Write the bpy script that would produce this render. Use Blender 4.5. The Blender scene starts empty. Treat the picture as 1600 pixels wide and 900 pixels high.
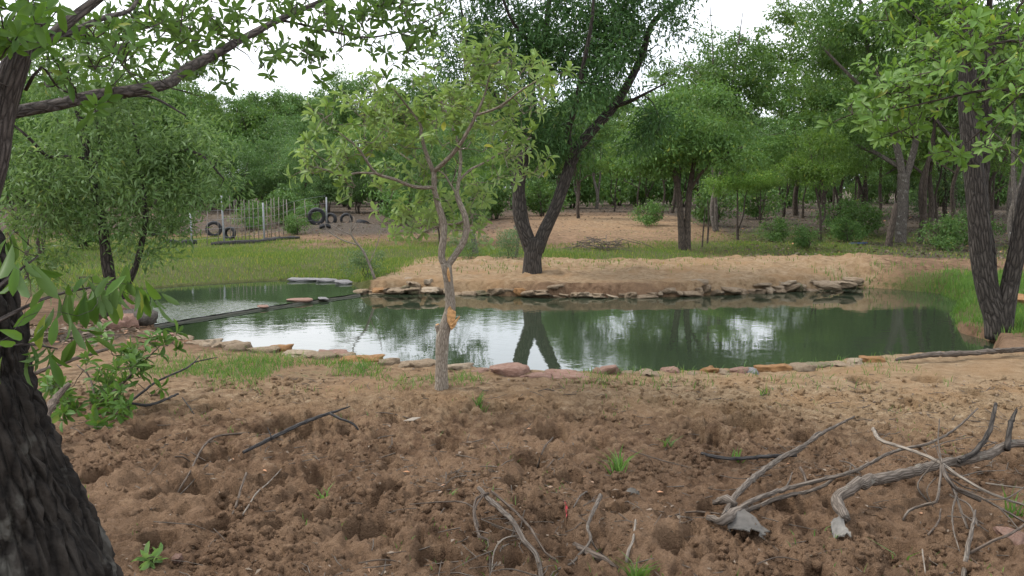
import bpy, math, random
import numpy as np
from mathutils import Vector, Matrix

R = math.radians
S = bpy.context.scene
COL = S.collection
rng = np.random.default_rng(7)
random.seed(7)

# ------------------------------------------------------------------ camera, sky, sun, exposure
FPX = 1505.0; PITCH = math.atan(160.0 / FPX); EYE = np.array([0.0, 0.0, 1.6])
cam_d = bpy.data.cameras.new('camera'); cam = bpy.data.objects.new('camera', cam_d); COL.objects.link(cam)
cam_d.sensor_width = 36.0; cam_d.lens = 36.0 * FPX / 1600.0; cam_d.clip_end = 2000.0; cam_d.clip_start = 0.05
cam.location = EYE; cam.rotation_euler = (R(90) - PITCH, 0, 0); S.camera = cam

SUN_EL, SUN_AZ = R(52), R(-72)          # azimuth from +Y towards +X
W = bpy.data.worlds.new('World'); S.world = W; W.use_nodes = True
nt = W.node_tree; nt.nodes.clear()
n_out = nt.nodes.new('ShaderNodeOutputWorld'); n_bg = nt.nodes.new('ShaderNodeBackground')
n_sky = nt.nodes.new('ShaderNodeTexSky'); n_sky.sky_type = 'NISHITA'; n_sky.sun_disc = False
n_sky.sun_elevation = SUN_EL; n_sky.sun_rotation = SUN_AZ; n_sky.air_density = 1.0; n_sky.dust_density = 3.0
n_tc = nt.nodes.new('ShaderNodeTexCoord'); n_map = nt.nodes.new('ShaderNodeMapping'); n_map.inputs['Scale'].default_value = (1, 1, 2.2)
n_noi = nt.nodes.new('ShaderNodeTexNoise'); n_noi.inputs['Scale'].default_value = 2.1; n_noi.inputs['Detail'].default_value = 6
n_rmp = nt.nodes.new('ShaderNodeValToRGB')
n_rmp.color_ramp.elements[0].position = 0.30; n_rmp.color_ramp.elements[0].color = (0.62, 0.62, 0.62, 1)
n_rmp.color_ramp.elements[1].position = 0.62; n_rmp.color_ramp.elements[1].color = (0.97, 0.97, 0.97, 1)
n_cl = nt.nodes.new('ShaderNodeValToRGB')
n_cl.color_ramp.elements[0].position = 0.3; n_cl.color_ramp.elements[0].color = (0.74, 0.80, 0.90, 1)
n_cl.color_ramp.elements[1].position = 0.75; n_cl.color_ramp.elements[1].color = (1.0, 1.0, 1.0, 1)
n_mul = nt.nodes.new('ShaderNodeVectorMath'); n_mul.operation = 'SCALE'; n_mul.inputs['Scale'].default_value = 13.0
n_mix = nt.nodes.new('ShaderNodeMix'); n_mix.data_type = 'RGBA'
L_ = nt.links.new
L_(n_tc.outputs['Generated'], n_map.inputs['Vector']); L_(n_map.outputs[0], n_noi.inputs['Vector'])
L_(n_noi.outputs['Fac'], n_rmp.inputs[0]); L_(n_noi.outputs['Fac'], n_cl.inputs[0]); L_(n_cl.outputs[0], n_mul.inputs[0])
L_(n_rmp.outputs[0], n_mix.inputs['Factor']); L_(n_sky.outputs[0], n_mix.inputs['A']); L_(n_mul.outputs[0], n_mix.inputs['B'])
L_(n_mix.outputs['Result'], n_bg.inputs['Color']); n_bg.inputs['Strength'].default_value = 0.088
L_(n_bg.outputs[0], n_out.inputs['Surface'])
sd = bpy.data.lights.new('sun', 'SUN'); sun = bpy.data.objects.new('sun', sd); COL.objects.link(sun)
sd.energy = 1.5; sd.angle = R(10); sd.color = (1.0, 0.95, 0.88)
sv = Vector((math.cos(SUN_EL) * math.sin(SUN_AZ), math.cos(SUN_EL) * math.cos(SUN_AZ), math.sin(SUN_EL)))
sun.rotation_euler = sv.to_track_quat('Z', 'Y').to_euler()
vs = S.view_settings; vs.view_transform = 'Standard'; vs.look = 'None'; vs.gamma = 1.0; vs.exposure = 1.05; vs.use_curve_mapping = False
S.cycles.max_bounces = 6; S.cycles.diffuse_bounces = 3; S.cycles.transmission_bounces = 3; S.cycles.glossy_bounces = 3
S.cycles.caustics_reflective = False; S.cycles.caustics_refractive = False
S.cycles.use_denoising = True

# ------------------------------------------------------------------ pixel helpers (only used to read positions off the photograph)
cp, sp = math.cos(PITCH), math.sin(PITCH)
def ray(px, py):
    a = (px - 800.0) / FPX; b = (450.0 - py) / FPX
    return np.array([a, cp + b * sp, -sp + b * cp])
def P(px, py, Y):                        # the point seen at a pixel, Y metres in front
    d = ray(px, py); return EYE + d * (Y / d[1])
def PZ(px, py, z):                       # the point seen at a pixel on a level plane
    d = ray(px, py); return EYE + d * ((z - EYE[2]) / d[2])
def proj(p):
    q = np.asarray(p) - EYE
    dep = q[..., 1] * cp - q[..., 2] * sp; up = q[..., 1] * sp + q[..., 2] * cp
    dep = np.where(np.abs(dep) < 1e-3, 1e-3, dep)
    return 800 + FPX * q[..., 0] / dep, 450 - FPX * up / dep, dep

# ------------------------------------------------------------------ noise
def _h(ix, iy, iz, seed):
    h = (ix.astype(np.int64) * 374761393 + iy.astype(np.int64) * 668265263 + iz.astype(np.int64) * 2147483647 + seed * 1274126177) & 0xffffffff
    h = ((h ^ (h >> 13)) * 1274126177) & 0xffffffff
    h = ((h ^ (h >> 16)) * 2246822519) & 0xffffffff
    return ((h ^ (h >> 15)) & 0xffffff) / float(0xffffff)
def _f(t): return t * t * t * (t * (t * 6 - 15) + 10)
def n2(x, y, seed=0):
    x = np.asarray(x, float); y = np.asarray(y, float)
    ix = np.floor(x); iy = np.floor(y); u = _f(x - ix); v = _f(y - iy); z = np.zeros_like(ix)
    a = _h(ix, iy, z, seed); b = _h(ix + 1, iy, z, seed); c = _h(ix, iy + 1, z, seed); d = _h(ix + 1, iy + 1, z, seed)
    return (a + (b - a) * u) * (1 - v) + (c + (d - c) * u) * v
def fbm(x, y, o=4, seed=0, g=0.5):
    s = 0; a = 1; t = 0
    for i in range(o):
        s = s + a * n2(x * 2 ** i + i * 17.3, y * 2 ** i - i * 9.1, seed + i); t += a; a *= g
    return s / t - 0.5
def n3(x, y, z, seed=0):
    ix = np.floor(x); iy = np.floor(y); iz = np.floor(z); u = _f(x - ix); v = _f(y - iy); w = _f(z - iz)
    r = 0
    for dz in (0, 1):
        a = _h(ix, iy, iz + dz, seed); b = _h(ix + 1, iy, iz + dz, seed); c = _h(ix, iy + 1, iz + dz, seed); d = _h(ix + 1, iy + 1, iz + dz, seed)
        q = (a + (b - a) * u) * (1 - v) + (c + (d - c) * u) * v
        r = r + q * (w if dz else 1 - w)
    return r
def worley(x, y, z, seed=0):               # distance to the border between cells
    ix = np.floor(x); iy = np.floor(y); iz = np.floor(z); f1 = np.full(x.shape, 9.); f2 = np.full(x.shape, 9.)
    for dx in (-1, 0, 1):
        for dy in (-1, 0, 1):
            for dz in (-1, 0, 1):
                a, b_, c = ix + dx, iy + dy, iz + dz
                d = np.sqrt((a + _h(a, b_, c, seed) - x) ** 2 + (b_ + _h(a, b_, c, seed + 1) - y) ** 2 + (c + _h(a, b_, c, seed + 2) - z) ** 2)
                f2 = np.minimum(f2, np.maximum(f1, d)); f1 = np.minimum(f1, d)
    return f2 - f1
def ss(a, b, x):
    t = np.clip((x - a) / (b - a), 0, 1); return t * t * (3 - 2 * t)
def blob(x, y, cx, cy, rx, ry):
    return np.exp(-(((x - cx) / rx) ** 2 + ((y - cy) / ry) ** 2))

# ------------------------------------------------------------------ mesh helpers
def mesh(name, V, F, mat=None, smooth=False, attr=None, attr_name='bk'):
    """V (n,3); F list of integer arrays (m,3) or (m,4)"""
    me = bpy.data.meshes.new(name)
    V = np.ascontiguousarray(V, np.float32)
    F = [np.asarray(f, np.int32) for f in F if len(f)]
    me.vertices.add(len(V)); me.vertices.foreach_set('co', V.ravel())
    loops = np.concatenate([f.ravel() for f in F]); sizes = np.concatenate([np.full(len(f), f.shape[1], np.int32) for f in F])
    starts = np.concatenate([[0], np.cumsum(sizes)[:-1]]).astype(np.int32)
    me.loops.add(len(loops)); me.loops.foreach_set('vertex_index', loops)
    me.polygons.add(len(sizes)); me.polygons.foreach_set('loop_start', starts)
    if attr is not None:
        attr = np.ascontiguousarray(attr, np.float32)
        at = me.attributes.new(attr_name, 'FLOAT_VECTOR', 'POINT'); at.data.foreach_set('vector', attr.ravel())
    me.update(calc_edges=True)
    if smooth: me.polygons.foreach_set('use_smooth', np.ones(len(sizes), bool))
    if mat: me.materials.append(mat)
    return me
def link(name, data, parent=None, kind=None):
    o = bpy.data.objects.new(name, data); COL.objects.link(o)
    if parent is not None: o.parent = parent
    if kind: o['kind'] = kind
    return o
def tag(o, label=None, cat=None, group=None, kind=None):
    if label: o['label'] = label
    if cat: o['category'] = cat
    if group: o['group'] = group
    if kind: o['kind'] = kind
    return o
def thing(name, loc, label, cat, group=None):
    o = link(name, None); o.location = Vector([float(c) for c in loc]); tag(o, label, cat, group); o.empty_display_size = 0.1
    return o

class Buf:
    def __init__(s): s.V = []; s.F3 = []; s.F4 = []; s.A = []; s.n = 0
    def add(s, V, F3=None, F4=None, A=None):
        if F3 is not None and len(F3): s.F3.append(np.asarray(F3) + s.n)
        if F4 is not None and len(F4): s.F4.append(np.asarray(F4) + s.n)
        s.V.append(V); s.A.append(A if A is not None else np.asarray(V)); s.n += len(V)
    def obj(s, name, mat, parent=None, smooth=False, kind=None, origin=None):
        V = np.concatenate(s.V); A = np.concatenate(s.A)
        if origin is not None: V = V - np.asarray(origin)
        F = []
        if s.F3: F.append(np.concatenate(s.F3))
        if s.F4: F.append(np.concatenate(s.F4))
        return link(name, mesh(name, V, F, mat, smooth, A), parent, kind)

def resample(pts, rad, step):
    pts = np.asarray(pts, float); rad = np.asarray(rad, float)
    if len(pts) < 3:
        k = max(2, int(np.linalg.norm(pts[-1] - pts[0]) / step) + 1)
        t = np.linspace(0, 1, k)[:, None]
        return pts[0] * (1 - t) + pts[-1] * t, rad[0] * (1 - t[:, 0]) + rad[-1] * t[:, 0]
    q = np.vstack([2 * pts[0] - pts[1], pts, 2 * pts[-1] - pts[-2]])
    out = []; ro = []
    for i in range(len(pts) - 1):
        p0, p1, p2, p3 = q[i], q[i + 1], q[i + 2], q[i + 3]
        k = max(1, int(round(np.linalg.norm(p2 - p1) / step)))
        for j in range(k):
            t = j / k
            out.append(0.5 * ((2 * p1) + (-p0 + p2) * t + (2 * p0 - 5 * p1 + 4 * p2 - p3) * t * t + (-p0 + 3 * p1 - 3 * p2 + p3) * t ** 3))
            ro.append(rad[i] * (1 - t) + rad[i + 1] * t)
    out.append(pts[-1]); ro.append(rad[-1])
    return np.array(out), np.array(ro)

def tube(buf, pts, rad, sides=8, rough=0.0, seed=0, cap=True, v0=0.0):
    pts = np.asarray(pts, float); rad = np.asarray(rad, float); n = len(pts)
    T = np.gradient(pts, axis=0); T /= np.linalg.norm(T, axis=1)[:, None] + 1e-9
    ref = np.array([1.0, 0, 0]) if abs(T[0, 0]) < 0.8 else np.array([0, 1.0, 0])
    N = np.zeros_like(pts); u = ref - T[0] * ref.dot(T[0]); N[0] = u / np.linalg.norm(u)
    for i in range(1, n):
        u = N[i - 1] - T[i] * N[i - 1].dot(T[i]); N[i] = u / (np.linalg.norm(u) + 1e-9)
    B = np.cross(T, N)
    th = np.arange(sides) * 2 * math.pi / sides
    c, s = np.cos(th), np.sin(th)
    ln = v0 + np.concatenate([[0], np.cumsum(np.linalg.norm(np.diff(pts, axis=0), axis=1))])
    r = np.repeat(rad[:, None], sides, 1)
    if rough:
        cc = c[None, :] * 1.7 + np.zeros((n, 1)); s2 = s[None, :] * 1.7 + np.zeros((n, 1)); zz = ln[:, None] / (3 * rad.max() + 1e-6) + np.zeros((1, sides))
        r = r * (1 + rough * (n3(cc + seed * 3.1, s2, zz, seed) - 0.5) * 2)
    V = pts[:, None, :] + r[:, :, None] * (N[:, None, :] * c[None, :, None] + B[:, None, :] * s[None, :, None])
    rr = rad.max()
    A = np.stack([np.broadcast_to(c * rr, (n, sides)), np.broadcast_to(s * rr, (n, sides)), np.broadcast_to(ln[:, None], (n, sides))], -1)
    i = np.arange(n - 1)[:, None] * sides; j = np.arange(sides)[None, :]; j2 = (j + 1) % sides
    F4 = np.stack([i + j, i + j2, i + sides + j2, i + sides + j], -1).reshape(-1, 4)
    V = V.reshape(-1, 3); A = A.reshape(-1, 3); F3 = []
    if cap:
        a = len(V); V = np.vstack([V, pts[0], pts[-1] + T[-1] * rad[-1] * 0.3]); A = np.vstack([A, [0, 0, ln[0]], [0, 0, ln[-1]]])
        e = (n - 1) * sides
        F3 = [(a, k2, k) for k, k2 in zip(range(sides), [(k + 1) % sides for k in range(sides)])]
        F3 += [(a + 1, e + k, e + (k + 1) % sides) for k in range(sides)]
    buf.add(V, F3, F4, A)

# leaf templates: (u across, v along, w out of the blade)
LT2 = (np.array([[0, 0, 0], [.5, .42, .06], [0, 1, -.12], [-.5, .42, .06]]), np.array([[0, 1, 2], [0, 2, 3]]))
def _full():
    v = [(0, 0, 0)]; 
    for t, w in ((.25, .27), (.56, .47), (.84, .38)):
        d = -.28 * t * t
        v += [(-w, t, d + .09 * w * 2), (0, t, d), (w, t, d + .09 * w * 2)]
    v.append((0, 1, -.30))
    f = [(0, 2, 1), (0, 3, 2)]
    for k in (1, 4):
        a, b, c, d, e, g = k, k + 1, k + 2, k + 3, k + 4, k + 5
        f += [(a, b, e), (a, e, d), (b, c, g), (b, g, e)]
    f += [(7, 8, 10), (8, 9, 10)]
    return np.array(v, float), np.array(f)
LT12 = _full()
def unit(a): return a / (np.linalg.norm(a, axis=-1, keepdims=True) + 1e-9)
def leaf_frames(D, up):
    D = unit(D); Sd = np.cross(D, up); bad = np.linalg.norm(Sd, axis=1) < 1e-3
    Sd[bad] = np.cross(D[bad], np.array([1.0, 0.1, 0])); Sd = unit(Sd); N = unit(np.cross(Sd, D))
    return D, Sd, N
def leaf_verts(C, D, up, L, Wd, tmpl):
    D, Sd, N = leaf_frames(D, up); T, F = tmpl; k = len(T)
    V = C[:, None, :] + Sd[:, None, :] * (T[None, :, 0:1] * Wd[:, None, None]) + D[:, None, :] * (T[None, :, 1:2] * L[:, None, None]) + N[:, None, :] * (T[None, :, 2:3] * L[:, None, None])
    Fs = (F[None] + (np.arange(len(C)) * k)[:, None, None]).reshape(-1, 3)
    return V.reshape(-1, 3), Fs
_leafmesh = {}
def put_leaves(root, C, D, up, L, Wd, mat, tmpl=LT12, singles=0, name='foliage', origin=None):
    """the largest in view become parts named leaf, the rest one part"""
    o = np.zeros(3) if origin is None else np.asarray(origin)
    keep = np.ones(len(C), bool)
    if singles:
        x, y, dep = proj(C); sz = np.where((x > 0) & (x < 1600) & (y > 0) & (y < 900) & (dep > 0.2), L / dep, -1)
        idx = np.argsort(-sz)[:singles]; idx = idx[sz[idx] > 0]
        key = mat.name
        if key not in _leafmesh: _leafmesh[key] = mesh('leaf', LT12[0], [LT12[1]], mat, True)
        Dn, Sd, N = leaf_frames(D[idx], up[idx])
        for k, i in enumerate(idx):
            lo = link('leaf', _leafmesh[key], root)
            c = C[i] - o
            M = Matrix(((Sd[k, 0] * Wd[i], Dn[k, 0] * L[i], N[k, 0] * L[i], c[0]), (Sd[k, 1] * Wd[i], Dn[k, 1] * L[i], N[k, 1] * L[i], c[1]), (Sd[k, 2] * Wd[i], Dn[k, 2] * L[i], N[k, 2] * L[i], c[2]), (0, 0, 0, 1)))
            lo.matrix_local = M
        keep[idx] = False
    if keep.any():
        V, F = leaf_verts(C[keep] - o, D[keep], up[keep], L[keep], Wd[keep], tmpl)
        link(name, mesh(name, V, [F], mat, tmpl is LT12), root, 'stuff')

# ------------------------------------------------------------------ materials
class NT:
    def __init__(s, name):
        s.m = bpy.data.materials.new(name); s.m.use_nodes = True; s.t = s.m.node_tree; s.t.nodes.clear()
        s.out = s.n('ShaderNodeOutputMaterial')
    def n(s, k, **kw):
        x = s.t.nodes.new(k)
        for a, b in kw.items(): setattr(x, a, b)
        return x
    def l(s, a, b): s.t.links.new(a, b)
    def noise(s, vec, scale, detail=4, rough=.55):
        x = s.n('ShaderNodeTexNoise'); x.inputs['Scale'].default_value = scale; x.inputs['Detail'].default_value = detail; x.inputs['Roughness'].default_value = rough
        if vec is not None: s.l(vec, x.inputs['Vector'])
        return x.outputs['Fac']
    def ramp(s, fac, stops):
        x = s.n('ShaderNodeValToRGB'); e = x.color_ramp.elements
        while len(e) < len(stops): e.new(0.5)
        for k, (p, c) in enumerate(stops):
            e[k].position = p; e[k].color = (*c, 1) if len(c) == 3 else c
        s.l(fac, x.inputs[0]); return x.outputs[0]
    def mix(s, fac, a, b):
        x = s.n('ShaderNodeMix', data_type='RGBA')
        for k, v in (('Factor', fac), ('A', a), ('B', b)):
            i = x.inputs[k]
            if hasattr(v, 'is_linked') or hasattr(v, 'links'): s.l(v, i)
            elif isinstance(v, (int, float)): i.default_value = v
            else: i.default_value = (*v, 1)
        return x.outputs['Result']
    def math(s, op, a, b=None, clamp=False):
        x = s.n('ShaderNodeMath', operation=op); x.use_clamp = clamp
        for k, v in enumerate((a, b)):
            if v is None: continue
            if hasattr(v, 'links'): s.l(v, x.inputs[k])
            else: x.inputs[k].default_value = v
        return x.outputs[0]
    def bump(s, h, dist, strength=1.0, normal=None):
        x = s.n('ShaderNodeBump'); x.inputs['Distance'].default_value = dist; x.inputs['Strength'].default_value = strength
        s.l(h, x.inputs['Height'])
        if normal is not None: s.l(normal, x.inputs['Normal'])
        return x.outputs[0]
    def bsdf(s, col, rough=.8, spec=.3, normal=None):
        x = s.n('ShaderNodeBsdfPrincipled')
        if hasattr(col, 'links'): s.l(col, x.inputs['Base Color'])
        else: x.inputs['Base Color'].default_value = (*col, 1)
        if hasattr(rough, 'links'): s.l(rough, x.inputs['Roughness'])
        else: x.inputs['Roughness'].default_value = rough
        x.inputs['Specular IOR Level'].default_value = spec
        if normal is not None: s.l(normal, x.inputs['Normal'])
        return x
    def done(s, sh): s.l(sh, s.out.inputs['Surface']); return s.m

def leaf_mat(name, a, b, back=None, trans=.35, rough=.5, spec=.28, yellow=0.01):
    k = NT(name); g = k.n('ShaderNodeNewGeometry'); oi = k.n('ShaderNodeObjectInfo')
    r = k.math('FRACT', k.math('ADD', g.outputs['Random Per Island'], oi.outputs['Random']))
    c = k.ramp(r, [(0, a), (.6, tuple((x + y) / 2 for x, y in zip(a, b))), (1 - yellow - .02, b), (1, (b[0] * 2.2, b[1] * 1.4, b[2]))])
    r2 = k.math('MULTIPLY_ADD', oi.outputs['Random'], .5); r2.node.inputs[2].default_value = .75
    vm = k.n('ShaderNodeVectorMath', operation='SCALE'); k.l(c, vm.inputs[0]); k.l(r2, vm.inputs['Scale']); c = vm.outputs[0]
    if back: c = k.mix(g.outputs['Backfacing'], c, back)
    d = k.bsdf(c, rough, spec); t = k.n('ShaderNodeBsdfTranslucent')
    tc = k.mix(.5, c, (b[0] * 1.3, b[1] * 1.35, b[2] * .6)); k.l(tc, t.inputs['Color'])
    m = k.n('ShaderNodeMixShader'); m.inputs[0].default_value = trans; k.l(d.outputs[0], m.inputs[1]); k.l(t.outputs[0], m.inputs[2])
    return k.done(m.outputs[0])

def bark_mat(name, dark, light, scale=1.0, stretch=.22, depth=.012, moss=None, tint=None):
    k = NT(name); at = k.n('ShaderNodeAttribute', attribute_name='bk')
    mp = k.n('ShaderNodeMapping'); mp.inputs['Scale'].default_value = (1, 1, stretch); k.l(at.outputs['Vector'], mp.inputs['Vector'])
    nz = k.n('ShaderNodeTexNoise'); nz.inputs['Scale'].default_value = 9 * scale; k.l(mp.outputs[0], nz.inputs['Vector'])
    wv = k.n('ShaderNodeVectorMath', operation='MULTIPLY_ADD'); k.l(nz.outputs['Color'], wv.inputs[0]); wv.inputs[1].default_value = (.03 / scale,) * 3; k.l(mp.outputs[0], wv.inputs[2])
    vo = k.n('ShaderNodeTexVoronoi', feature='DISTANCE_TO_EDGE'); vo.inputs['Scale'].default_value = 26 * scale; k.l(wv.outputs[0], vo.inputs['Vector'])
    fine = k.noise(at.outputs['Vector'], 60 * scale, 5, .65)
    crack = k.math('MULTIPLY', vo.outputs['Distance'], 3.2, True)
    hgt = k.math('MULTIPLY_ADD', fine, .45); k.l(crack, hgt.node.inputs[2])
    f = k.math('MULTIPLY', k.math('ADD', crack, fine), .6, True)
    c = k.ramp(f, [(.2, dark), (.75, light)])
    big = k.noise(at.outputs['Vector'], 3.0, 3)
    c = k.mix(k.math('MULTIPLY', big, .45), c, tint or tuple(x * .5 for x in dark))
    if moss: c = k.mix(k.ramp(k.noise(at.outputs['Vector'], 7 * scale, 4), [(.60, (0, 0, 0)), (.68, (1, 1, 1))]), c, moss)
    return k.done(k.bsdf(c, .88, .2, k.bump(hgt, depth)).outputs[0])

M = {}
M['leaf_sap'] = leaf_mat('leaf_sap', (0.107, 0.185, 0.034), (0.194, 0.292, 0.060), back=(0.235, 0.318, 0.120), trans=0.36)
M['leaf_near'] = leaf_mat('leaf_near', (0.051, 0.111, 0.019), (0.100, 0.182, 0.034), back=(0.082, 0.138, 0.040), trans=0.34, spec=.2)
M['leaf_dark'] = leaf_mat('leaf_dark', (.029, .074, .022), (.066, .134, .038), trans=.30, rough=.5, spec=.25)
M['leaf_willow'] = leaf_mat('leaf_willow', (.088, .172, .046), (.165, .265, .076), back=(.16, .24, .10), trans=.36)
M['leaf_mid'] = leaf_mat('leaf_mid', (0.066, 0.143, 0.034), (0.128, 0.223, 0.056), trans=0.32)
M['leaf_bright'] = leaf_mat('leaf_bright', (0.087, 0.175, 0.032), (0.153, 0.254, 0.052), trans=0.38)
M['leaf_far'] = leaf_mat('leaf_far', (0.061, 0.133, 0.034), (0.117, 0.207, 0.053), trans=0.32)
M['leaf_blue'] = leaf_mat('leaf_blue', (0.082, 0.148, 0.064), (0.153, 0.223, 0.104), trans=.3)
M['leaf_olive'] = leaf_mat('leaf_olive', (0.071, 0.138, 0.029), (0.133, 0.217, 0.048), trans=0.32)
M['leaf_cool'] = leaf_mat('leaf_cool', (0.056, 0.122, 0.036), (0.112, 0.196, 0.060), trans=0.32)
M['grass'] = leaf_mat('grass', (.080, .145, .032), (.165, .22, .06), trans=.4, yellow=.14, spec=.15)
M['grass_lush'] = leaf_mat('grass_lush', (.06, .135, .028), (.13, .22, .05), trans=.42, spec=.25)
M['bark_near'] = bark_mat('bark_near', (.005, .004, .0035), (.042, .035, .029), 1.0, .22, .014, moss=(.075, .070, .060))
M['bark_limb'] = bark_mat('bark_limb', (.03, .024, .021), (.11, .09, .078), 1.5, .3, .008)
M['bark_sap'] = bark_mat('bark_sap', (.13, .105, .08), (.33, .28, .225), 2.4, .3, .004, moss=(.30, .27, .22))
M['bark_dark'] = bark_mat('bark_dark', (.02, .017, .015), (.10, .085, .072), .9, .25, .02)
M['bark_grey'] = bark_mat('bark_grey', (.07, .06, .05), (.20, .175, .15), 1.2, .25, .01, moss=(.26, .25, .22))
M['bark_far'] = bark_mat('bark_far', (.035, .028, .023), (.12, .095, .075), .9, .3, .01)
M['dead_grey'] = bark_mat('dead_grey', (.055, .044, .035), (.185, .155, .128), 2.6, .12, .004, tint=(.065, .048, .037), moss=(.16, .145, .12))
M['dead_pale'] = bark_mat('dead_pale', (.11, .092, .075), (.30, .26, .215), 2.6, .12, .003, tint=(.12, .095, .075))
M['dead_brown'] = bark_mat('dead_brown', (.055, .040, .031), (.16, .125, .098), 2.4, .14, .003)
M['dead_dark'] = bark_mat('dead_dark', (.018, .016, .016), (.08, .075, .072), 2.2, .14, .004)

def ground_mat():
    k = NT('soil'); at = k.n('ShaderNodeAttribute', attribute_name='mk'); sx = k.n('ShaderNodeSeparateXYZ'); k.l(at.outputs['Vector'], sx.inputs[0])
    tc = k.n('ShaderNodeTexCoord'); v = tc.outputs['Object']
    n1 = k.noise(v, 1.3, 6, .6); n2_ = k.noise(v, 9, 6, .65); n3_ = k.noise(v, 55, 5, .7); n4 = k.noise(v, 190, 3, .7)
    soil = k.ramp(n2_, [(.30, (.070, .041, .024)), (.48, (.210, .127, .076)), (.70, (.36, .232, .142))])
    soil = k.mix(k.ramp(n1, [(.42, (0, 0, 0)), (.62, (.75, .75, .75))]), soil, (.330, .212, .130))
    soil = k.mix(k.ramp(k.noise(v, .9, 4, .6), [(.52, (0, 0, 0)), (.70, (.5, .5, .5))]), soil, (.10, .063, .039))
    sand = k.ramp(n2_, [(.3, (.25, .165, .092)), (.55, (.44, .31, .185)), (.78, (.58, .45, .31))])
    sand = k.mix(k.ramp(n1, [(.45, (0, 0, 0)), (.7, (1, 1, 1))]), sand, (.42, .26, .135))
    grey = k.ramp(n3_, [(.3, (.045, .036, .029)), (.55, (.125, .10, .078)), (.75, (.27, .225, .18))])
    turf = k.ramp(n3_, [(.3, (.07, .085, .028)), (.6, (.14, .145, .05)), (.8, (.24, .20, .10))])
    j = k.math('SUBTRACT', n2_, .5)
    def m(ch, amp=.9, a=.35, b=.62): return k.ramp(k.math('ADD', sx.outputs[ch], k.math('MULTIPLY', j, amp)), [(a, (0, 0, 0)), (b, (1, 1, 1))])
    c = k.mix(m(1, 1.0, .15, .85), soil, sand); c = k.mix(m(2, 1.2), c, grey); c = k.mix(m(0, 1.1), c, turf)
    c = k.mix(k.math('MULTIPLY', k.ramp(n4, [(.3, (1, 1, 1)), (.5, (0, 0, 0))]), .45), c, (.06, .04, .028))
    c = k.mix(k.ramp(n4, [(.68, (0, 0, 0)), (.74, (.5, .5, .5))]), c, (.42, .33, .24))
    n5 = k.noise(v, 22, 5, .7)
    h = k.math('ADD', k.math('ADD', k.math('MULTIPLY', n5, 1.4), n3_), k.math('MULTIPLY', n4, .45))
    b = k.bump(h, .05, 1.0)
    return k.done(k.bsdf(c, .95, .12, b).outputs[0])
M['soil'] = ground_mat()

def water_mat(name, col, ripple, spark):
    k = NT(name); tc = k.n('ShaderNodeTexCoord'); v = tc.outputs['Object']
    mp = k.n('ShaderNodeMapping'); mp.inputs['Scale'].default_value = (1, 1.0, 1); k.l(v, mp.inputs['Vector'])
    a = k.noise(mp.outputs[0], 3.0, 2); b = k.noise(mp.outputs[0], 12, 3, .6); c = k.noise(mp.outputs[0], 15, 2)
    patch = k.ramp(k.noise(v, .55, 2), [(.38, (.25, .25, .25)), (.62, (1, 1, 1))])
    h = k.math('ADD', k.math('MULTIPLY', a, .8), k.math('MULTIPLY', k.math('MULTIPLY', b, .45), patch))
    if spark:
        dv = k.n('ShaderNodeVectorMath', operation='DISTANCE'); k.l(v, dv.inputs[0]); dv.inputs[1].default_value = (-4.9, 12.9, -.13)
        ml = k.ramp(k.math('MULTIPLY', dv.outputs['Value'], .3), [(.22, (1, 1, 1)), (.75, (.0, .0, .0))])
        h = k.math('ADD', h, k.math('MULTIPLY', k.math('MULTIPLY', c, spark), ml))
    nb = k.bump(h, ripple, 1.0)
    x = k.bsdf(col, .02, .5, nb); x.inputs['IOR'].default_value = 1.333
    return k.done(x.outputs[0])
M['water'] = water_mat('water', (.026, .036, .022), .0016, 0)
M['water_up'] = water_mat('water_up', (.028, .040, .024), .0018, 6.0)

def stone_mat(name, a, b, c, moss=0.0):
    k = NT(name); tc = k.n('ShaderNodeTexCoord'); oi = k.n('ShaderNodeObjectInfo')
    v = k.n('ShaderNodeVectorMath', operation='ADD'); k.l(tc.outputs['Object'], v.inputs[0])
    cm = k.n('ShaderNodeCombineXYZ'); k.l(k.math('MULTIPLY', oi.outputs['Random'], 40), cm.inputs[0]); k.l(cm.outputs[0], v.inputs[1]); v = v.outputs[0]
    n1 = k.noise(v, 3, 5, .6); n2_ = k.noise(v, 16, 5, .7)
    col = k.ramp(n1, [(.3, a), (.55, b), (.75, c)])
    col = k.mix(k.math('MULTIPLY', oi.outputs['Random'], .5), col, tuple(x * .8 for x in b))
    col = k.mix(k.ramp(n2_, [(.55, (0, 0, 0)), (.75, (.7, .7, .7))]), col, tuple(x * .45 for x in a))
    if moss: col = k.mix(k.ramp(k.noise(v, 5, 4), [(.52, (0, 0, 0)), (.62, (moss, moss, moss))]), col, (.12, .14, .05))
    return k.done(k.bsdf(col, .85, .25, k.bump(k.math('ADD', n1, k.math('MULTIPLY', n2_, .5)), .05)).outputs[0])
M['st_orange'] = stone_mat('st_orange', (.259, .122, .050), (.360, .194, .079), (.417, .273, .158))
M['st_tan'] = stone_mat('st_tan', (.216, .151, .093), (.316, .237, .158), (.396, .316, .230))
M['st_pink'] = stone_mat('st_pink', (.244, .129, .093), (.331, .201, .151), (.388, .273, .216))
M['st_grey'] = stone_mat('st_grey', (.16, .15, .15), (.28, .27, .27), (.40, .39, .38))
M['st_dark'] = stone_mat('st_dark', (.07, .06, .055), (.14, .12, .10), (.24, .20, .16))
M['st_moss'] = stone_mat('st_moss', (.172, .136, .086), (.259, .208, .136), (.324, .266, .194), .9)
M['st_cream'] = stone_mat('st_cream', (.302, .223, .144), (.403, .316, .223), (.460, .388, .302))

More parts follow.
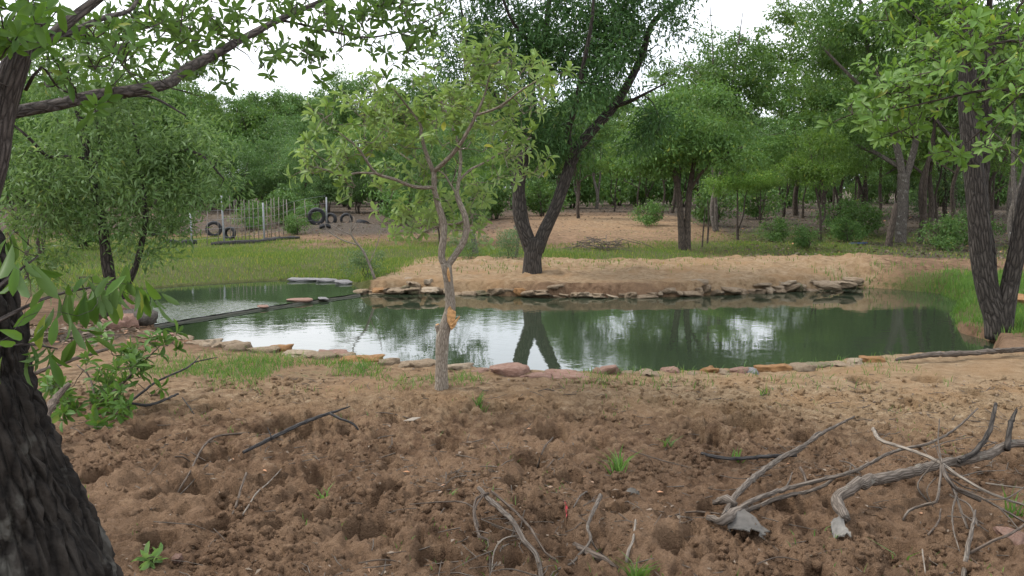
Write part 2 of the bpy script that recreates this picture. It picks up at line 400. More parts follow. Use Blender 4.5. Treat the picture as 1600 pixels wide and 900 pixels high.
def plain(name, col, rough=.7, spec=.3, bump=.0, scale=30, var=.3):
    k = NT(name); tc = k.n('ShaderNodeTexCoord'); n = k.noise(tc.outputs['Object'], scale, 4)
    c = k.ramp(n, [(.3, tuple(x * (1 - var) for x in col)), (.7, tuple(min(1, x * (1 + var)) for x in col))])
    return k.done(k.bsdf(c, rough, spec, k.bump(n, bump) if bump else None).outputs[0])
M['rubber'] = plain('rubber', (.022, .022, .024), .75, .35, .01, 12)
M['metal'] = plain('metal', (.24, .25, .26), .5, .5, 0, 9, .2)
M['dropper'] = plain('dropper', (.17, .145, .125), .6, .3, 0, 9, .2)
M['rust'] = plain('rust', (.20, .12, .08), .8, .3, .004, 40)
M['wood_raw'] = plain('wood_raw', (.42, .24, .105), .8, .2, .006, 45, .45)
M['sheet'] = plain('sheet', (.30, .29, .28), .6, .4, .004, 20)
M['weir'] = plain('weir', (.055, .052, .036), .5, .4, .01, 9)
M['sheet_dark'] = plain('sheet_dark', (.075, .068, .06), .7, .3, .004, 20)
M['blue'] = plain('blue', (.035, .055, .14), .4, .4)
M['liner'] = plain('liner', (.10, .105, .12), .5, .5, .02, 6)
M['paper'] = plain('paper', (.15, .14, .125), .7, .2)
M['red'] = plain('red', (.30, .03, .035), .5, .3)
M['litter'] = leaf_mat('litter', (.08, .055, .036), (.24, .19, .145), trans=.05, spec=.15, rough=.8, yellow=.06)
M['clod'] = stone_mat('clod', (.10, .060, .036), (.20, .125, .075), (.29, .19, .115))

# ------------------------------------------------------------------ terrain
ZW, ZU = -0.22, -0.182
near_px = [(236, 521), (300, 533), (400, 545), (500, 556), (600, 565), (700, 572), (800, 578), (900, 582), (1000, 581), (1100, 579), (1200, 574), (1300, 564), (1400, 555), (1500, 549), (1575, 545)]
far_px = [(1560, 536), (1505, 520), (1480, 495), (1487, 472), (1462, 459), (1400, 453), (1340, 449), (1250, 454), (1150, 459), (1050, 463), (950, 465), (850, 464), (750, 461), (650, 458), (600, 459), (563, 457)]
NEAR = [PZ(x, y, 0.0)[:2] + np.array([0, .10]) for x, y in near_px]
FAR = [PZ(x, y, ZW)[:2] for x, y in far_px]
WEIR = [PZ(563, 457, -.17)[:2], PZ(400, 480, -.17)[:2], PZ(236, 506, -.17)[:2]]
POND = np.array(NEAR + FAR + WEIR[1:])
up_px = [(205, 497), (212, 472), (222, 452), (300, 446), (400, 440), (480, 437), (540, 440), (566, 452)]
UPP = np.array([PZ(x, y, ZU)[:2] for x, y in up_px] + WEIR)
def sdf(x, y, poly):
    d = np.full(x.shape, 1e9); ins = np.zeros(x.shape, bool); n = len(poly)
    for i in range(n):
        ax, ay = poly[i]; bx, by = poly[(i + 1) % n]; ex, ey = bx - ax, by - ay
        t = np.clip(((x - ax) * ex + (y - ay) * ey) / (ex * ex + ey * ey), 0, 1)
        d = np.minimum(d, (x - ax - t * ex) ** 2 + (y - ay - t * ey) ** 2)
        c = (ay > y) != (by > y)
        with np.errstate(divide='ignore', invalid='ignore'):
            xi = ax + (y - ay) * ex / (ey if ey != 0 else 1e-9)
        ins ^= c & (x < xi)
    d = np.sqrt(d); return np.where(ins, -d, d)
holes_px = [(227, 680, 28, .16), (157, 760, 30, .16), (240, 652, 20, .09), (495, 747, 34, .07), (612, 770, 26, .13), (502, 822, 34, .15), (432, 835, 30, .15), (575, 840, 42, .10), (675, 875, 36, .11), (860, 682, 36, .11), (832, 730, 26, .13), (885, 757, 24, .12), (1082, 677, 22, .12), (1112, 695, 30, .10), (865, 822, 24, .13), (967, 810, 30, .12), (1040, 860, 40, .13), (808, 765, 28, .13), (330, 645, 26, .07), (545, 690, 22, .07), (1165, 668, 40, .09), (1260, 690, 32, .09), (470, 672, 60, .10), (340, 720, 36, .11), (300, 775, 40, .11), (420, 760, 30, .08), (700, 700, 30, .06), (1240, 800, 34, .08), (1345, 600, 22, .06), (770, 640, 26, .05), (930, 700, 26, .07), (1450, 600, 24, .06), (620, 845, 22, .10), (760, 850, 24, .12), (250, 855, 30, .09), (1110, 800, 22, .06), (1400, 860, 30, .07), (1520, 620, 20, .05)]
HOLES = [(PZ(x, y, -.03)[0], PZ(x, y, -.03)[1], r) + (dz * 1.4,) for x, y, r, dz in holes_px]
rh = np.random.default_rng(3)
for _ in range(90):
    y = rh.uniform(3.2, 7.2); x = rh.uniform(-1, 1) * (.56 * y + .4); HOLES.append((x, y, rh.uniform(9, 20), rh.uniform(.03, .08)))
def H(x, y):
    x = np.asarray(x, float); y = np.asarray(y, float)
    far = y + 3 * fbm(x * .06, y * .06, 3, 5) * 2
    rx_ = ss(-2.5, .5, x); z = 1.15 * (ss(33, 60, far) * (1 - rx_) + ss(27.5, 52, far) * rx_) + .9 * ss(60, 130, far) + .5 * ss(130, 300, far)
    z = z + .75 * blob(x, y, -11.2, 40.5, 4.5, 3.0) + .34 * blob(x, y, -5.7, 33.0, 2.3, 2.2)
    z = z + .14 * fbm(x * .35, y * .35, 3, 11) * ss(16, 22, y) + .5 * fbm(x * .08, y * .08, 3, 12) * ss(30, 50, y)
    z = z + .12 * blob(x, y, 3.5, 18.5, 5.5, 1.6) + .22 * blob(x, y, 7.0, 18.3, 1.3, .8)
    # churned soil in front
    ch = (1 - ss(6.6, 8.0, y)) * ss(-40, -8, y)
    lum = fbm(x * 2.2, y * 2.2, 4, 21, .55)
    clod = np.abs(fbm(x * 7, y * 7, 3, 31, .6)) * 2
    fine = fbm(x * 22, y * 22, 2, 41)
    amp = .35 + .65 * ss(.35, .6, n2(x * .55 + 4, y * .55, 51))
    crumb = np.abs(fbm(x * 15 + 5, y * 15, 2, 45, .6)) * 2
    z = z + ch * (.135 * lum * amp + .085 * (.25 - clod) * amp + .034 * fine * amp + .05 * (.25 - crumb) + .024 * (.25 - np.abs(fbm(x * 33, y * 33, 1, 47)) * 2))
    z = z + (1 - ch) * (.035 * fbm(x * 3, y * 3, 4, 61) + .012 * fine)
    plat = ss(15.5, 16.5, y) * (1 - ss(20.5, 23, y)) * ss(-3, -1, x) * (1 - ss(9, 11, x))
    z = z + plat * (.28 * np.maximum(0, fbm(x * 1.7, y * 2.6, 4, 71, .6)) + .05 * fbm(x * 6, y * 6, 3, 72, .6))
    for hx, hy, r, dz in HOLES:
        rr = r / FPX * hy * .95
        m = (np.abs(x - hx) < rr * 4) & (np.abs(y - hy) < rr * 5)
        if m.any():
            xs, ys = x[m], y[m]
            wob = 1 + 1.1 * fbm(xs * 9, ys * 9, 3, 81)
            d = np.sqrt(((xs - hx) / rr) ** 2 + ((ys - hy) / (rr * 1.35)) ** 2) * wob
            z[m] += -1.5 * dz * (1 - ss(.76, 1.0, d)) + .12 * dz * np.exp(-((d - 1.45) / .4) ** 2)
    # ponds
    d1 = sdf(x, y, POND); d2 = sdf(x, y, UPP)
    d1w = d1 + .10 * fbm(x * 1.6, y * 1.6, 3, 91)
    soft = ss(5.2, 6.4, x) * ss(8.6, 10, y)
    t = ss(-.22, .05, d1w) * (1 - soft) + ss(-.55, .5, d1w) * soft
    z = z * t + (-.75) * (1 - t)
    wl = (1 - ss(.05, 1.9, d2)) * (1 - ss(-3.0, -2.2, x)) * (d1 > .05); z = z * (1 - wl) + (ZU + .03) * wl
    t2 = ss(-.25, .06, d2); z = z * t2 + (-.6) * (1 - t2)
    dw = np.full(x.shape, 1e9)
    for (ax, ay), (bx, by) in zip(WEIR[:-1], WEIR[1:]):
        ex, ey = bx - ax, by - ay; u = np.clip(((x - ax) * ex + (y - ay) * ey) / (ex * ex + ey * ey), .02, .985)
        dw = np.minimum(dw, np.hypot(x - ax - u * ex, y - ay - u * ey))
    z = np.minimum(z, -.55 + .9 * ss(.1, .45, dw))
    return z
GRID = {}
def Hq(x, y):                            # quick look-up on the ground grid
    rows, k, Z, m = GRID['rows'], GRID['k'], GRID['Z'], GRID['m']
    x = np.atleast_1d(np.asarray(x, float)); y = np.clip(np.atleast_1d(np.asarray(y, float)), rows[0], rows[-1] - .01)
    i = np.clip(np.searchsorted(rows, y) - 1, 0, len(rows) - 2); f = (y - rows[i]) / (rows[i + 1] - rows[i])
    sj = np.arcsinh(np.clip(x / (9 + 1.25 * np.abs(y)), -1, 1) * math.sinh(k)) / k
    c = np.clip((sj + 1) / 2 * (m - 1), 0, m - 1.001); j = c.astype(int); g = c - j
    return (Z[i, j] * (1 - g) + Z[i, j + 1] * g) * (1 - f) + (Z[i + 1, j] * (1 - g) + Z[i + 1, j + 1] * g) * f
def G(px, py, lift=0.0):                 # the point of the ground seen at a pixel
    z = 0.0
    for _ in range(6):
        p = PZ(px, py, min(z + lift, 1.45)); z = float(Hq(p[0], p[1])[0])
        if abs(p[1]) > 200: break
    p[2] = z + lift; return p
_ang = np.linspace(0, 6.28, 9)[:-1]
def GS(px, py, lift=0.0):                # the same over holes bridged by what lies across them
    z = 0.0
    for _ in range(5):
        p = PZ(px, py, min(z + lift, 1.45)); hh = Hq(np.concatenate([[p[0]], p[0] + .16 * np.cos(_ang)]), np.concatenate([[p[1]], p[1] + .16 * np.sin(_ang)])); z = max(hh[0], float(np.mean(hh)))
    p[2] = z + lift; return p
def gz(x, y): return float(Hq(x, y)[0])

def grass_mask(x, y):
    f = ss(16.8, 18.2, y + 3.2 * (1 - ss(-3, -2, x)) + .9 * fbm(x * .5, y * .5, 3, 101)) * (1 - ss(29, 34, y + 5 * ss(-2.5, .5, x) + 4 * fbm(x * .15, y * .15, 3, 102)))
    f = f * (1 - .95 * ss(15.6, 16.2, y) * (1 - ss(20.6, 22.6, y + 1.2 * fbm(x * .4, y * .4, 3, 103))) * ss(-2.6, -1.8, x) * (1 - ss(9.2, 10.5, x)))
    f = f * (1 - ss(5.5, 9.5, x - .12 * (y - 20)) * .8)
    f = f * (1 - .95 * np.clip(1.4 * blob(x, y, -5.3, 30.5, 2.3, 3.6), 0, 1))
    f = f * (.55 + .6 * ss(.35, .6, n2(x * .35, y * .35, 104)))
    lush = ss(5.3, 6.2, x) * ss(9.2, 10.2, y) * (1 - ss(16.4, 17.8, y)) * (1 - ss(6.6 , 9.5, x - .25 * (y - 9)) * .5)
    spot = .75 * blob(x, y, 9.5, 29, 4, 2.6) + .6 * blob(x, y, 6.5, 25.5, 1.6, 1.2)
    return np.clip(f, 0, 1), np.clip(lush, 0, 1), np.clip(spot, 0, 1)
def masks(x, y):
    g, lush, spot = grass_mask(x, y)
    nb = blob(x, y, -1.6, 8.1, 1.9, .55) * .3 + blob(x, y, -2.6, 8.6, 1.2, .7) * .15
    g0 = np.clip(g * .95 + lush * .8 + spot + nb, 0, 1)
    s = .95 * ss(15.6, 16.1, y) * (1 - ss(20.8, 22.8, y)) * ss(-3.0, -2.0, x) * (1 - ss(6.0, 7.2, x - .12 * (y - 16)))
    s = s + .42 * ss(6.0, 7.4, y + .35 * x - .3) * (1 - ss(9, 9.5, y)) * ss(.2, 2.0, x) + .35 * ss(6.2, 7.2, y) * (1 - ss(9, 9.5, y)) + .20 * ss(4.4, 6.2, y) * (1 - ss(9, 9.5, y))
    s = s + .5 * ss(36, 40, y) * (1 - ss(54, 62, y)) * ss(.48, .62, n2(x * .12 + 3, y * .14, 111)) + .8 * blob(x, y, -11, 39, 4, 3) + .62 * blob(x, y, 4.0, 35, 4.0, 8)
    gr = .85 * ss(20.5, 22.5, y) * ss(4.0, 6.5, x - .1 * (y - 20)) * (1 - ss(60, 90, y)) + .62 * ss(29, 34, y) + .8 * blob(x, y, -5.0, 10.2, 1.3, .8) + .55 * blob(x, y, -5.2, 31.5, 2.6, 3.0) + .3 * blob(x, y, 1.2, 5.4, 1.6, .7)
    gr = gr * (1 - .85 * blob(x, y, 4.0, 35, 4.0, 8))
    return np.stack([g0, np.clip(s, 0, 1), np.clip(gr, 0, 1)], -1)

def build_ground():
    rows = list(-60 + 60 * (1 - np.linspace(1, 0, 30) ** 1.6)) + list(np.linspace(.15, 2.6, 26))
    y = 2.6
    while y < 420:
        y += max(.012, .0042 * y if y < 8.4 else (.0075 * y if y < 24 else .012 * y)); rows.append(y)
    rows = np.array(rows); rows = rows[np.concatenate([[True], np.diff(rows) > 1e-4])]
    s = np.linspace(-1, 1, 760); k = 3.4; t = np.sinh(k * s) / math.sinh(k)
    wd = 9 + 1.25 * np.abs(rows)
    X = wd[:, None] * t[None, :]; Y = np.repeat(rows[:, None], len(s), 1)
    n, m = X.shape; x = X.ravel(); y = Y.ravel()
    z = H(x, y)
    GRID.update(rows=rows, k=k, Z=z.reshape(n, m), m=m)
    V = np.stack([x, y, z], -1)
    i = np.arange(n - 1)[:, None] * m; j = np.arange(m - 1)[None, :]
    F = np.stack([i + j, i + j + 1, i + m + j + 1, i + m + j], -1).reshape(-1, 4)
    print('ground verts', len(V))
    return mesh('ground', V, [F], M['soil'], True, masks(x, y), 'mk')
tag(link('ground', build_ground()), 'churned brown soil, sandy banks and grassy clearing', None, None, 'structure')

def flat(name, poly, z, mat):
    V = np.array([(x, y, z) for x, y in poly]); me = bpy.data.meshes.new(name); me.from_pydata([tuple(v) for v in V], [], [list(range(len(V)))]); me.materials.append(mat)
    return link(name, me)
tag(flat('pond_water', [(-8.5, 6.9), (11.5, 6.9), (11.5, 18.5), (-8.5, 18.5)], ZW, M['water']), 'green pond water mirroring the trees', None, None, 'structure')
cen = UPP[:8].mean(0)
upo = [tuple(p + .25 * (p - cen) / np.linalg.norm(p - cen)) for p in UPP[:8]] + [tuple(p) for p in WEIR]
tag(flat('upper_pool_water', upo, ZU, M['water_up']), 'rippled water of the small upper pool', None, None, 'structure')

# ------------------------------------------------------------------ stones
def stone_mesh(seed, mat, flat_=.6, sub=3):
    import bmesh
    bm = bmesh.new(); bmesh.ops.create_icosphere(bm, subdivisions=sub, radius=1.0)
    V = np.array([v.co[:] for v in bm.verts])
    q = np.sign(V) * np.abs(V) ** .72
    r = 1 + .8 * (n3(V[:, 0] * 1.3 + seed * 7.7, V[:, 1] * 1.3, V[:, 2] * 1.3, seed) - .5) + .5 * (n3(V[:, 0] * 3.1, V[:, 1] * 3.1 + seed * 3, V[:, 2] * 3.1, seed + 9) - .5)
    V = q * r[:, None]; V[:, 2] = np.clip(V[:, 2], -.8, .72 + .1 * V[:, 0]) * flat_
    for v, c in zip(bm.verts, V): v.co = c
    me = bpy.data.meshes.new('stone'); bm.to_mesh(me); bm.free()
    me.materials.append(mat); me.polygons.foreach_set('use_smooth', np.ones(len(me.polygons), bool))
    return me
_sm = {}
def stone(mat, k, flat_=.6, sub=2):
    key = (mat, k % 5, flat_, sub)
    if key not in _sm: _sm[key] = stone_mesh(k % 5 + hash(mat) % 3 * 0 + len(mat) * 5, M[mat], flat_, sub)
    return _sm[key]
def put_stone(parent, p, sx, sy, sz, rz, mat, k, name='stone', tilt=0.0, sub=2, origin=None):
    o = link(name, stone(mat, k, 1.0, sub), parent); q = np.asarray(p, float) - (np.asarray(origin) if origin is not None else 0)
    o.location = Vector(q); o.scale = (sx, sy, sz); o.rotation_euler = (tilt, tilt * .6, rz); return o

# near stone edging
def seg_at(line, t):
    line = np.asarray(line); d = np.concatenate([[0], np.cumsum(np.linalg.norm(np.diff(line, axis=0), axis=1))]); s = t * d[-1]
    i = min(max(np.searchsorted(d, s) - 1, 0), len(line) - 2); u = (s - d[i]) / (d[i + 1] - d[i]); p = line[i] * (1 - u) + line[i + 1] * u; e = line[i + 1] - line[i]
    return p, math.atan2(e[1], e[0])
o0 = G(620, 566); edge = thing('stone_edging', o0, 'low edging of tan and orange stones along the near pond bank', 'stone edging')
rs = np.random.default_rng(12)
spec = [(248, 522, 24, 'st_pink'), (282, 527, 20, 'st_tan'), (305, 532, 18, 'st_tan'), (327, 535, 16, 'st_cream'), (352, 539, 20, 'st_tan'), (374, 543, 15, 'st_tan'), (413, 548, 28, 'st_tan'), (440, 545, 16, 'st_orange'), (466, 552, 25, 'st_cream'), (497, 556, 20, 'st_tan'), (520, 553, 20, 'st_pink'), (543, 556, 14, 'st_tan'), (571, 561, 26, 'st_orange'), (604, 566, 16, 'st_tan'), (652, 568, 28, 'st_tan'), (712, 574, 18, 'st_cream'), (750, 577, 16, 'st_pink'), (792, 579, 22, 'st_pink'), (840, 583, 30, 'st_pink'), (892, 585, 34, 'st_pink'), (948, 580, 16, 'st_pink'), (985, 582, 14, 'st_tan'), (1016, 582, 14, 'st_tan'), (1047, 577, 13, 'st_pink'), (1080, 580, 10, 'st_tan'), (1111, 577, 11, 'st_orange'), (1133, 580, 10, 'st_tan'), (1155, 578, 11, 'st_pink'), (1173, 578, 10, 'st_grey'), (1214, 576, 24, 'st_orange'), (1253, 574, 14, 'st_tan'), (1280, 569, 24, 'st_moss'), (1316, 568, 17, 'st_tan'), (1340, 565, 12, 'st_cream'), (1368, 561, 16, 'st_orange')]
for k, (x, y, w, mt) in enumerate(spec):
    p = PZ(x, y, .02); px2m = p[1] / FPX
    put_stone(edge, (p[0], p[1] + .05, -.02 + rs.uniform(-.015, .02)), w * px2m * 1.15, rs.uniform(.09, .15), rs.uniform(.05, .085), rs.uniform(-.25, .25), mt, k, 'stone', rs.uniform(-.12, .12), 3, o0)
# far bank wall of flat stones
o0 = PZ(950, 462, ZW); wall = thing('stone_bank', o0, 'low bank of crumbling sandstone along the far side of the pond', 'stone bank')
line = [PZ(x, y, ZW)[:2] for x, y in [(566, 457), (600, 459), (650, 458), (750, 461), (850, 464), (950, 465), (1050, 463), (1150, 459), (1250, 454), (1345, 448)]]
k = 0; t = 0.0
Ltot = sum(np.linalg.norm(np.array(line[i + 1]) - np.array(line[i])) for i in range(len(line) - 1))
while t < 1:
    w = rs.uniform(.05, .15); p, a = seg_at(line, min(t + w / Ltot, 1)); off = np.array([-math.sin(a), math.cos(a)]) * -1
    sgn = 1 if off[1] > 0 else -1; off = off * sgn
    mt = rs.choice(['st_tan', 'st_cream', 'st_tan', 'st_orange', 'st_moss', 'st_dark'], p=[.40, .30, .16, .04, .08, .02])
    put_stone(wall, (p[0] + off[0] * .02, p[1] + off[1] * rs.uniform(-.03, .1), ZW + rs.uniform(.0, .09)), w * 1.15, rs.uniform(.14, .24), rs.uniform(.045, .085), a + rs.uniform(-.35, .35), mt, k, 'stone', rs.uniform(-.3, .3), 3, o0)
    if rs.random() < .08:
        mt2 = rs.choice(['st_tan', 'st_cream', 'st_tan'])
        put_stone(wall, (p[0] + off[0] * .15, p[1] + off[1] * rs.uniform(.1, .3), ZW + rs.uniform(.14, .18)), w * rs.uniform(.5, 1.1), rs.uniform(.12, .26), rs.uniform(.05, .09), a + rs.uniform(-.6, .6), mt2, k + 3, 'stone', rs.uniform(-.25, .25), 3, o0)
    t += w * 1.75 / Ltot; k += 1
for x, y, w, h, mt in [(1190, 443, 15, .06, 'st_tan'), (1222, 440, 18, .07, 'st_cream'), (1255, 438, 17, .07, 'st_tan'), (1284, 434, 17, .08, 'st_tan'), (1310, 430, 20, .10, 'st_cream'), (1330, 437, 16, .11, 'st_tan'), (1345, 429, 18, .10, 'st_orange'), (1295, 443, 17, .08, 'st_tan'), (1368, 420, 15, .07, 'st_tan'), (1318, 442, 15, .09, 'st_tan'), (672, 451, 14, .055, 'st_cream'), (618, 452, 11, .05, 'st_tan'), (645, 450, 12, .05, 'st_tan'), (590, 451, 9, .045, 'st_orange')]:
    p = PZ(x, y, -.06); put_stone(wall, (p[0], p[1], -.085), w * p[1] / FPX, rs.uniform(.12, .2), h * .75, rs.uniform(-.4, .4), mt, k, 'stone', rs.uniform(-.15, .15), 3, o0); k += 1
# weir
o0 = np.array([*(WEIR[1]), ZW]); weir = thing('weir', o0, 'low wet stone weir between the upper pool and the pond', 'weir')
b = Buf(); wl = [np.array([*seg_at(WEIR, t)[0], 0]) for t in np.linspace(0, 1, 60)]
Vw = []; 
for i, p in enumerate(wl):
    dn = np.array([.008, -.03, 0]); top = ZU - .014 + .004 * math.sin(i * .7)
    Vw += [p + [0, .14, -.5], p + [0, .10, top], p + dn * .3 + [0, 0, top], p + dn + [0, 0, top - .03], p + dn * 1.1 + [0, 0, -.6]]
Vw = np.array(Vw); i = np.arange(59)[:, None] * 5; j = np.arange(4)[None]; b.add(Vw, None, np.stack([i + j, i + 5 + j, i + 5 + j + 1, i + j + 1], -1).reshape(-1, 4))
b.obj('wall', M['weir'], weir, True, None, o0)
for x, y, w, mt, h in [(466, 469, 17, 'st_pink', .03), (410, 478, 9, 'st_pink', .012), (505, 466, 8, 'st_grey', .012)]:
    p = PZ(x, y, ZU); put_stone(weir, (p[0], p[1], ZU), w * p[1] / FPX, .16, h, .2, mt, k, 'coping_stone', 0, 2, o0); k += 1
# loose single stones
def lone(x, y, w, d, h, mt, label, rz=0.0, zoff=.3, sub=3, name='stone', tilt=.08):
    p = PZ(x, y, -.12 if y < 460 else 0.0) if y < 530 else G(x, y); global k; k += 1
    o = put_stone(None, (p[0], p[1], (p[2] - .03 if y < 460 else max(p[2], -.1)) + h * zoff), w * p[1] / FPX, d, h, rz, mt, k, name, tilt, sub); tag(o, label, 'stone'); return o
lone(188, 512, 26, .20, .14, 'st_pink', 'pinkish boulder at the pond corner beside the dark wedge stone', .3)
lone(214, 503, 22, .16, .10, 'st_dark', 'dark wedge-shaped stone lying on the pond corner', .1, .6)
lone(165, 478, 34, .30, .20, 'st_tan', 'pale sloping slab at the left end of the upper pool', .4)
lone(196, 486, 20, .22, .12, 'st_pink', 'flat pale stone touching the upper pool water', .2)
lone(465, 441, 22, .35, .09, 'liner', 'black slab at the far corner of the upper pool', .1) if False else None
for x, y, w, lab in [(478, 437, 24, 'long dark grey slab on the far rim of the upper pool'), (512, 438, 18, 'light grey slab on the far rim, next to the orange bank stones'), (535, 441, 11, 'small grey slab where upper pool rim meets the sandstone bank')]:
    lone(x, y - 3, w, .13, .05, 'st_grey', lab, .1, -.35)
lone(1592, 480, 20, .2, .14, 'st_orange', 'bright orange stone behind the forked dark trunk')
lone(1590, 842, 24, .10, .03, 'st_pink', 'half buried reddish stone at the right end of the twig pile')
lone(12 + 265, 880 - 5, 7, .03, .02, 'st_pink', 'small pale pebble lying in churned soil near the big trunk')

# ------------------------------------------------------------------ trees
def px_line(pts, depth):
    """pts (x, y[, depth]) in the photograph -> world points"""
    return np.array([P(p[0], p[1], p[2] if len(p) > 2 else depth) for p in pts])
def px_rad(ws, pts, depth): return np.array([w / 2 / FPX * (p[2] if len(p) > 2 else depth) for w, p in zip(ws, pts)])
def crown(ells, seed, gap=.38, shell=.45):
    """cluster centres in ellipsoids (cx, cy, rx, ry, depth, rdepth, n), pixel sizes at that depth"""
    r = np.random.default_rng(seed); out = []
    for cx, cy, rx, ry, Y, rd, n in ells:
        c = P(cx, cy, Y); got = 0; tries = 0
        while got < n and tries < n * 12:
            tries += 1
            d = unit(r.normal(size=3)); q = d * r.random() ** shell
            p = c + q * np.array([rx * Y / FPX, rd, ry * Y / FPX])
            if n3(np.array([p[0] * 1.1 + seed]), np.array([p[1] * 1.1]), np.array([p[2] * 1.5]), seed)[0] < gap: continue
            out.append(p); got += 1
    return np.array(out)
def grow(limbs, C, seed, twig=.006, t0=.35, arch=.12):
    r = np.random.default_rng(seed); N = []; NR = []
    for pts, rad in limbs:
        s = int(len(pts) * t0) if t0 < 1 else 0
        N.append(pts[s:]); NR.append(rad[s:])
    N = np.concatenate(N); NR = np.concatenate(NR)
    d = np.array([np.min(np.linalg.norm(N - c, axis=1)) for c in C]); out = []
    for c in C[np.argsort(d)]:
        v = N - c; dist = np.linalg.norm(v, axis=1) * (1 + .25 * np.clip(v[:, 2] / (np.linalg.norm(v, axis=1) + .05), 0, 1))
        i = int(np.argmin(dist)); p0 = N[i]; ln = np.linalg.norm(c - p0)
        if ln < .03: continue
        mid = (p0 + c) / 2 + np.array([0, 0, arch * ln]) + r.normal(size=3) * ln * .09
        q1 = p0 * .75 + mid * .25 + r.normal(size=3) * ln * .04; q2 = c * .6 + mid * .4 + r.normal(size=3) * ln * .05
        pts = np.array([p0, (q1 + mid) / 2, mid, q2, c]); ra = min(NR[i] * .75, twig + .011 * ln); rad = np.linspace(ra, twig * .45, 5)
        out.append((pts, rad)); N = np.vstack([N, pts[1:]]); NR = np.concatenate([NR, rad[1:]])
    return out
def foliage_spray(C, axis_c, n, seed, spread, L, Wd, droop=.5, outw=.4, upb=.6, flat_=.8):
    r = np.random.default_rng(seed); N = len(C) * n
    off = r.normal(size=(N, 3)); off = unit(off) * (r.random((N, 1)) ** .5) * spread * r.uniform(.6, 1.25, (len(C), 1)).repeat(n, 0); off[:, 2] *= flat_
    P_ = np.repeat(C, n, 0) + off
    D = unit(off) * outw + r.normal(size=(N, 3)) * .55 + np.array([0, 0, -droop])
    up = r.normal(size=(N, 3)) * .6 + np.array([0, 0, upb]); s = r.uniform(.65, 1.2, N)
    return P_, D, up, L * s, Wd * s * r.uniform(.8, 1.2, N)
def foliage_whorl(C, axes, per, seed, spread, L, Wd, cone=65, whorls=3, upb=.5):
    """leaves in rosettes at twig tips; returns leaves and the twiglets that carry them"""
    r = np.random.default_rng(seed); P_ = []; D = []; up = []; tw = []; s = []
    for c, a in zip(C, axes):
        for w in range(whorls):
            ax = unit(a + r.normal(size=3) * .6 + np.array([0, 0, upb])); tip = c + ax * spread * r.uniform(.3, 1.0) + r.normal(size=3) * spread * .45
            tw.append((np.array([c, (c + tip) / 2 + r.normal(size=3) * .01, tip]), np.array([.0035, .003, .002])))
            e = unit(np.cross(ax, r.normal(size=3))); f = np.cross(ax, e); k = r.integers(max(3, per - 3), per + 3); ph = r.random() * 6
            for q in range(k):
                th = ph + q * 2.4; cn = R(cone + r.normal() * 24)
                d = ax * math.cos(cn) + (e * math.cos(th) + f * math.sin(th)) * math.sin(cn)
                P_.append(tip - ax * r.uniform(0, .05)); D.append(d); up.append(ax + r.normal(size=3) * .25); s.append(r.uniform(.65, 1.2))
    s = np.array(s); r2 = r.uniform(.85, 1.15, len(s))
    return np.array(P_), np.array(D), np.array(up), L * s, Wd * s * r2, tw
def wood(root, o, limbs, twigs, bark, names=None, sides=10, rough=.10, twig_mat=None, step=.08, seed=1):
    """trunk, then one part per main branch, then the fine twigs as one part"""
    for i, (pts, rad) in enumerate(limbs):
        b = Buf(); tube(b, pts, rad, sides if i == 0 or sides <= 8 else max(7, sides - 4), rough, seed + i)
        b.obj((names[i] if names else ('trunk' if i == 0 else 'branch')), bark, root, True, None, o)
    if twigs:
        b = Buf()
        for pts, rad in twigs:
            q, rr = resample(pts, rad, max(.06, np.linalg.norm(pts[-1] - pts[0]) / 5)) if len(pts) > 2 else (pts, rad)
            tube(b, q, rr, 5 if rad[0] > .012 else 3, 0, 0, False)
        b.obj('twigs', twig_mat or bark, root, True, 'stuff', o)
WS = 1.0
def limb(pts, ws, depth, step=.1):
    return resample(px_line(pts, depth), px_rad(ws, pts, depth) * WS, step)
def clear_of(C, line, wpx, lim_d):
    x, y, dep = proj(C); keep = np.ones(len(C), bool); L = np.array(line, float)
    for i in range(len(L) - 1):
        e = L[i + 1] - L[i]; t = np.clip(((x - L[i, 0]) * e[0] + (y - L[i, 1]) * e[1]) / e.dot(e), 0, 1)
        keep &= ~((np.hypot(x - L[i, 0] - t * e[0], y - L[i, 1] - t * e[1]) < wpx) & (C[:, 1] < lim_d))
    return C[keep]
def outward(C, c0): return unit(C - np.asarray(c0))

# --- the dark forked tree behind the pond
WS = .58
D0 = PZ(833, 430, .02)[1]
base = G(833, 430); o = base.copy()
lim = [limb([(832, 440), (831, 425), (832, 405), (834, 388), (837, 374)], [64, 54, 50, 52, 52], D0),
       limb([(832, 395), (824, 372), (814, 340), (811, 300), (814, 268), (826, 222), (831, 165), (831, 125), (846, 84), (855, 31), (862, -40), (870, -120)], [40, 40, 38, 35, 32, 28, 24, 22, 19, 15, 12, 7], D0),
       limb([(838, 392), (850, 362), (866, 330), (882, 285), (893, 250), (903, 230), (930, 199), (958, 167), (985, 125), (1004, 84), (1019, 37), (1054, 4), (1090, -50)], [36, 33, 33, 32, 32, 31, 28, 25, 21, 19, 15, 11, 6], D0),
       limb([(958, 167), (985, 158, D0 - .3), (1005, 148, D0 - .6), (1040, 130, D0 - 1)], [14, 10, 8, 4], D0),
       limb([(893, 250), (888, 210, D0 - .4), (900, 160, D0 - .9), (912, 100, D0 - 1.3), (925, 30, D0 - 1.5), (930, -60, D0 - 1.6)], [20, 17, 14, 12, 9, 5], D0),
       limb([(826, 222), (790, 170, D0 + .3), (755, 120, D0 + .5), (730, 60, D0 + .7), (715, -20, D0 + .8)], [16, 13, 10, 8, 4], D0),
       limb([(846, 84), (812, 50, D0 - .5), (790, 10, D0 - .9), (770, -60, D0 - 1.2)], [12, 10, 7, 4], D0)]
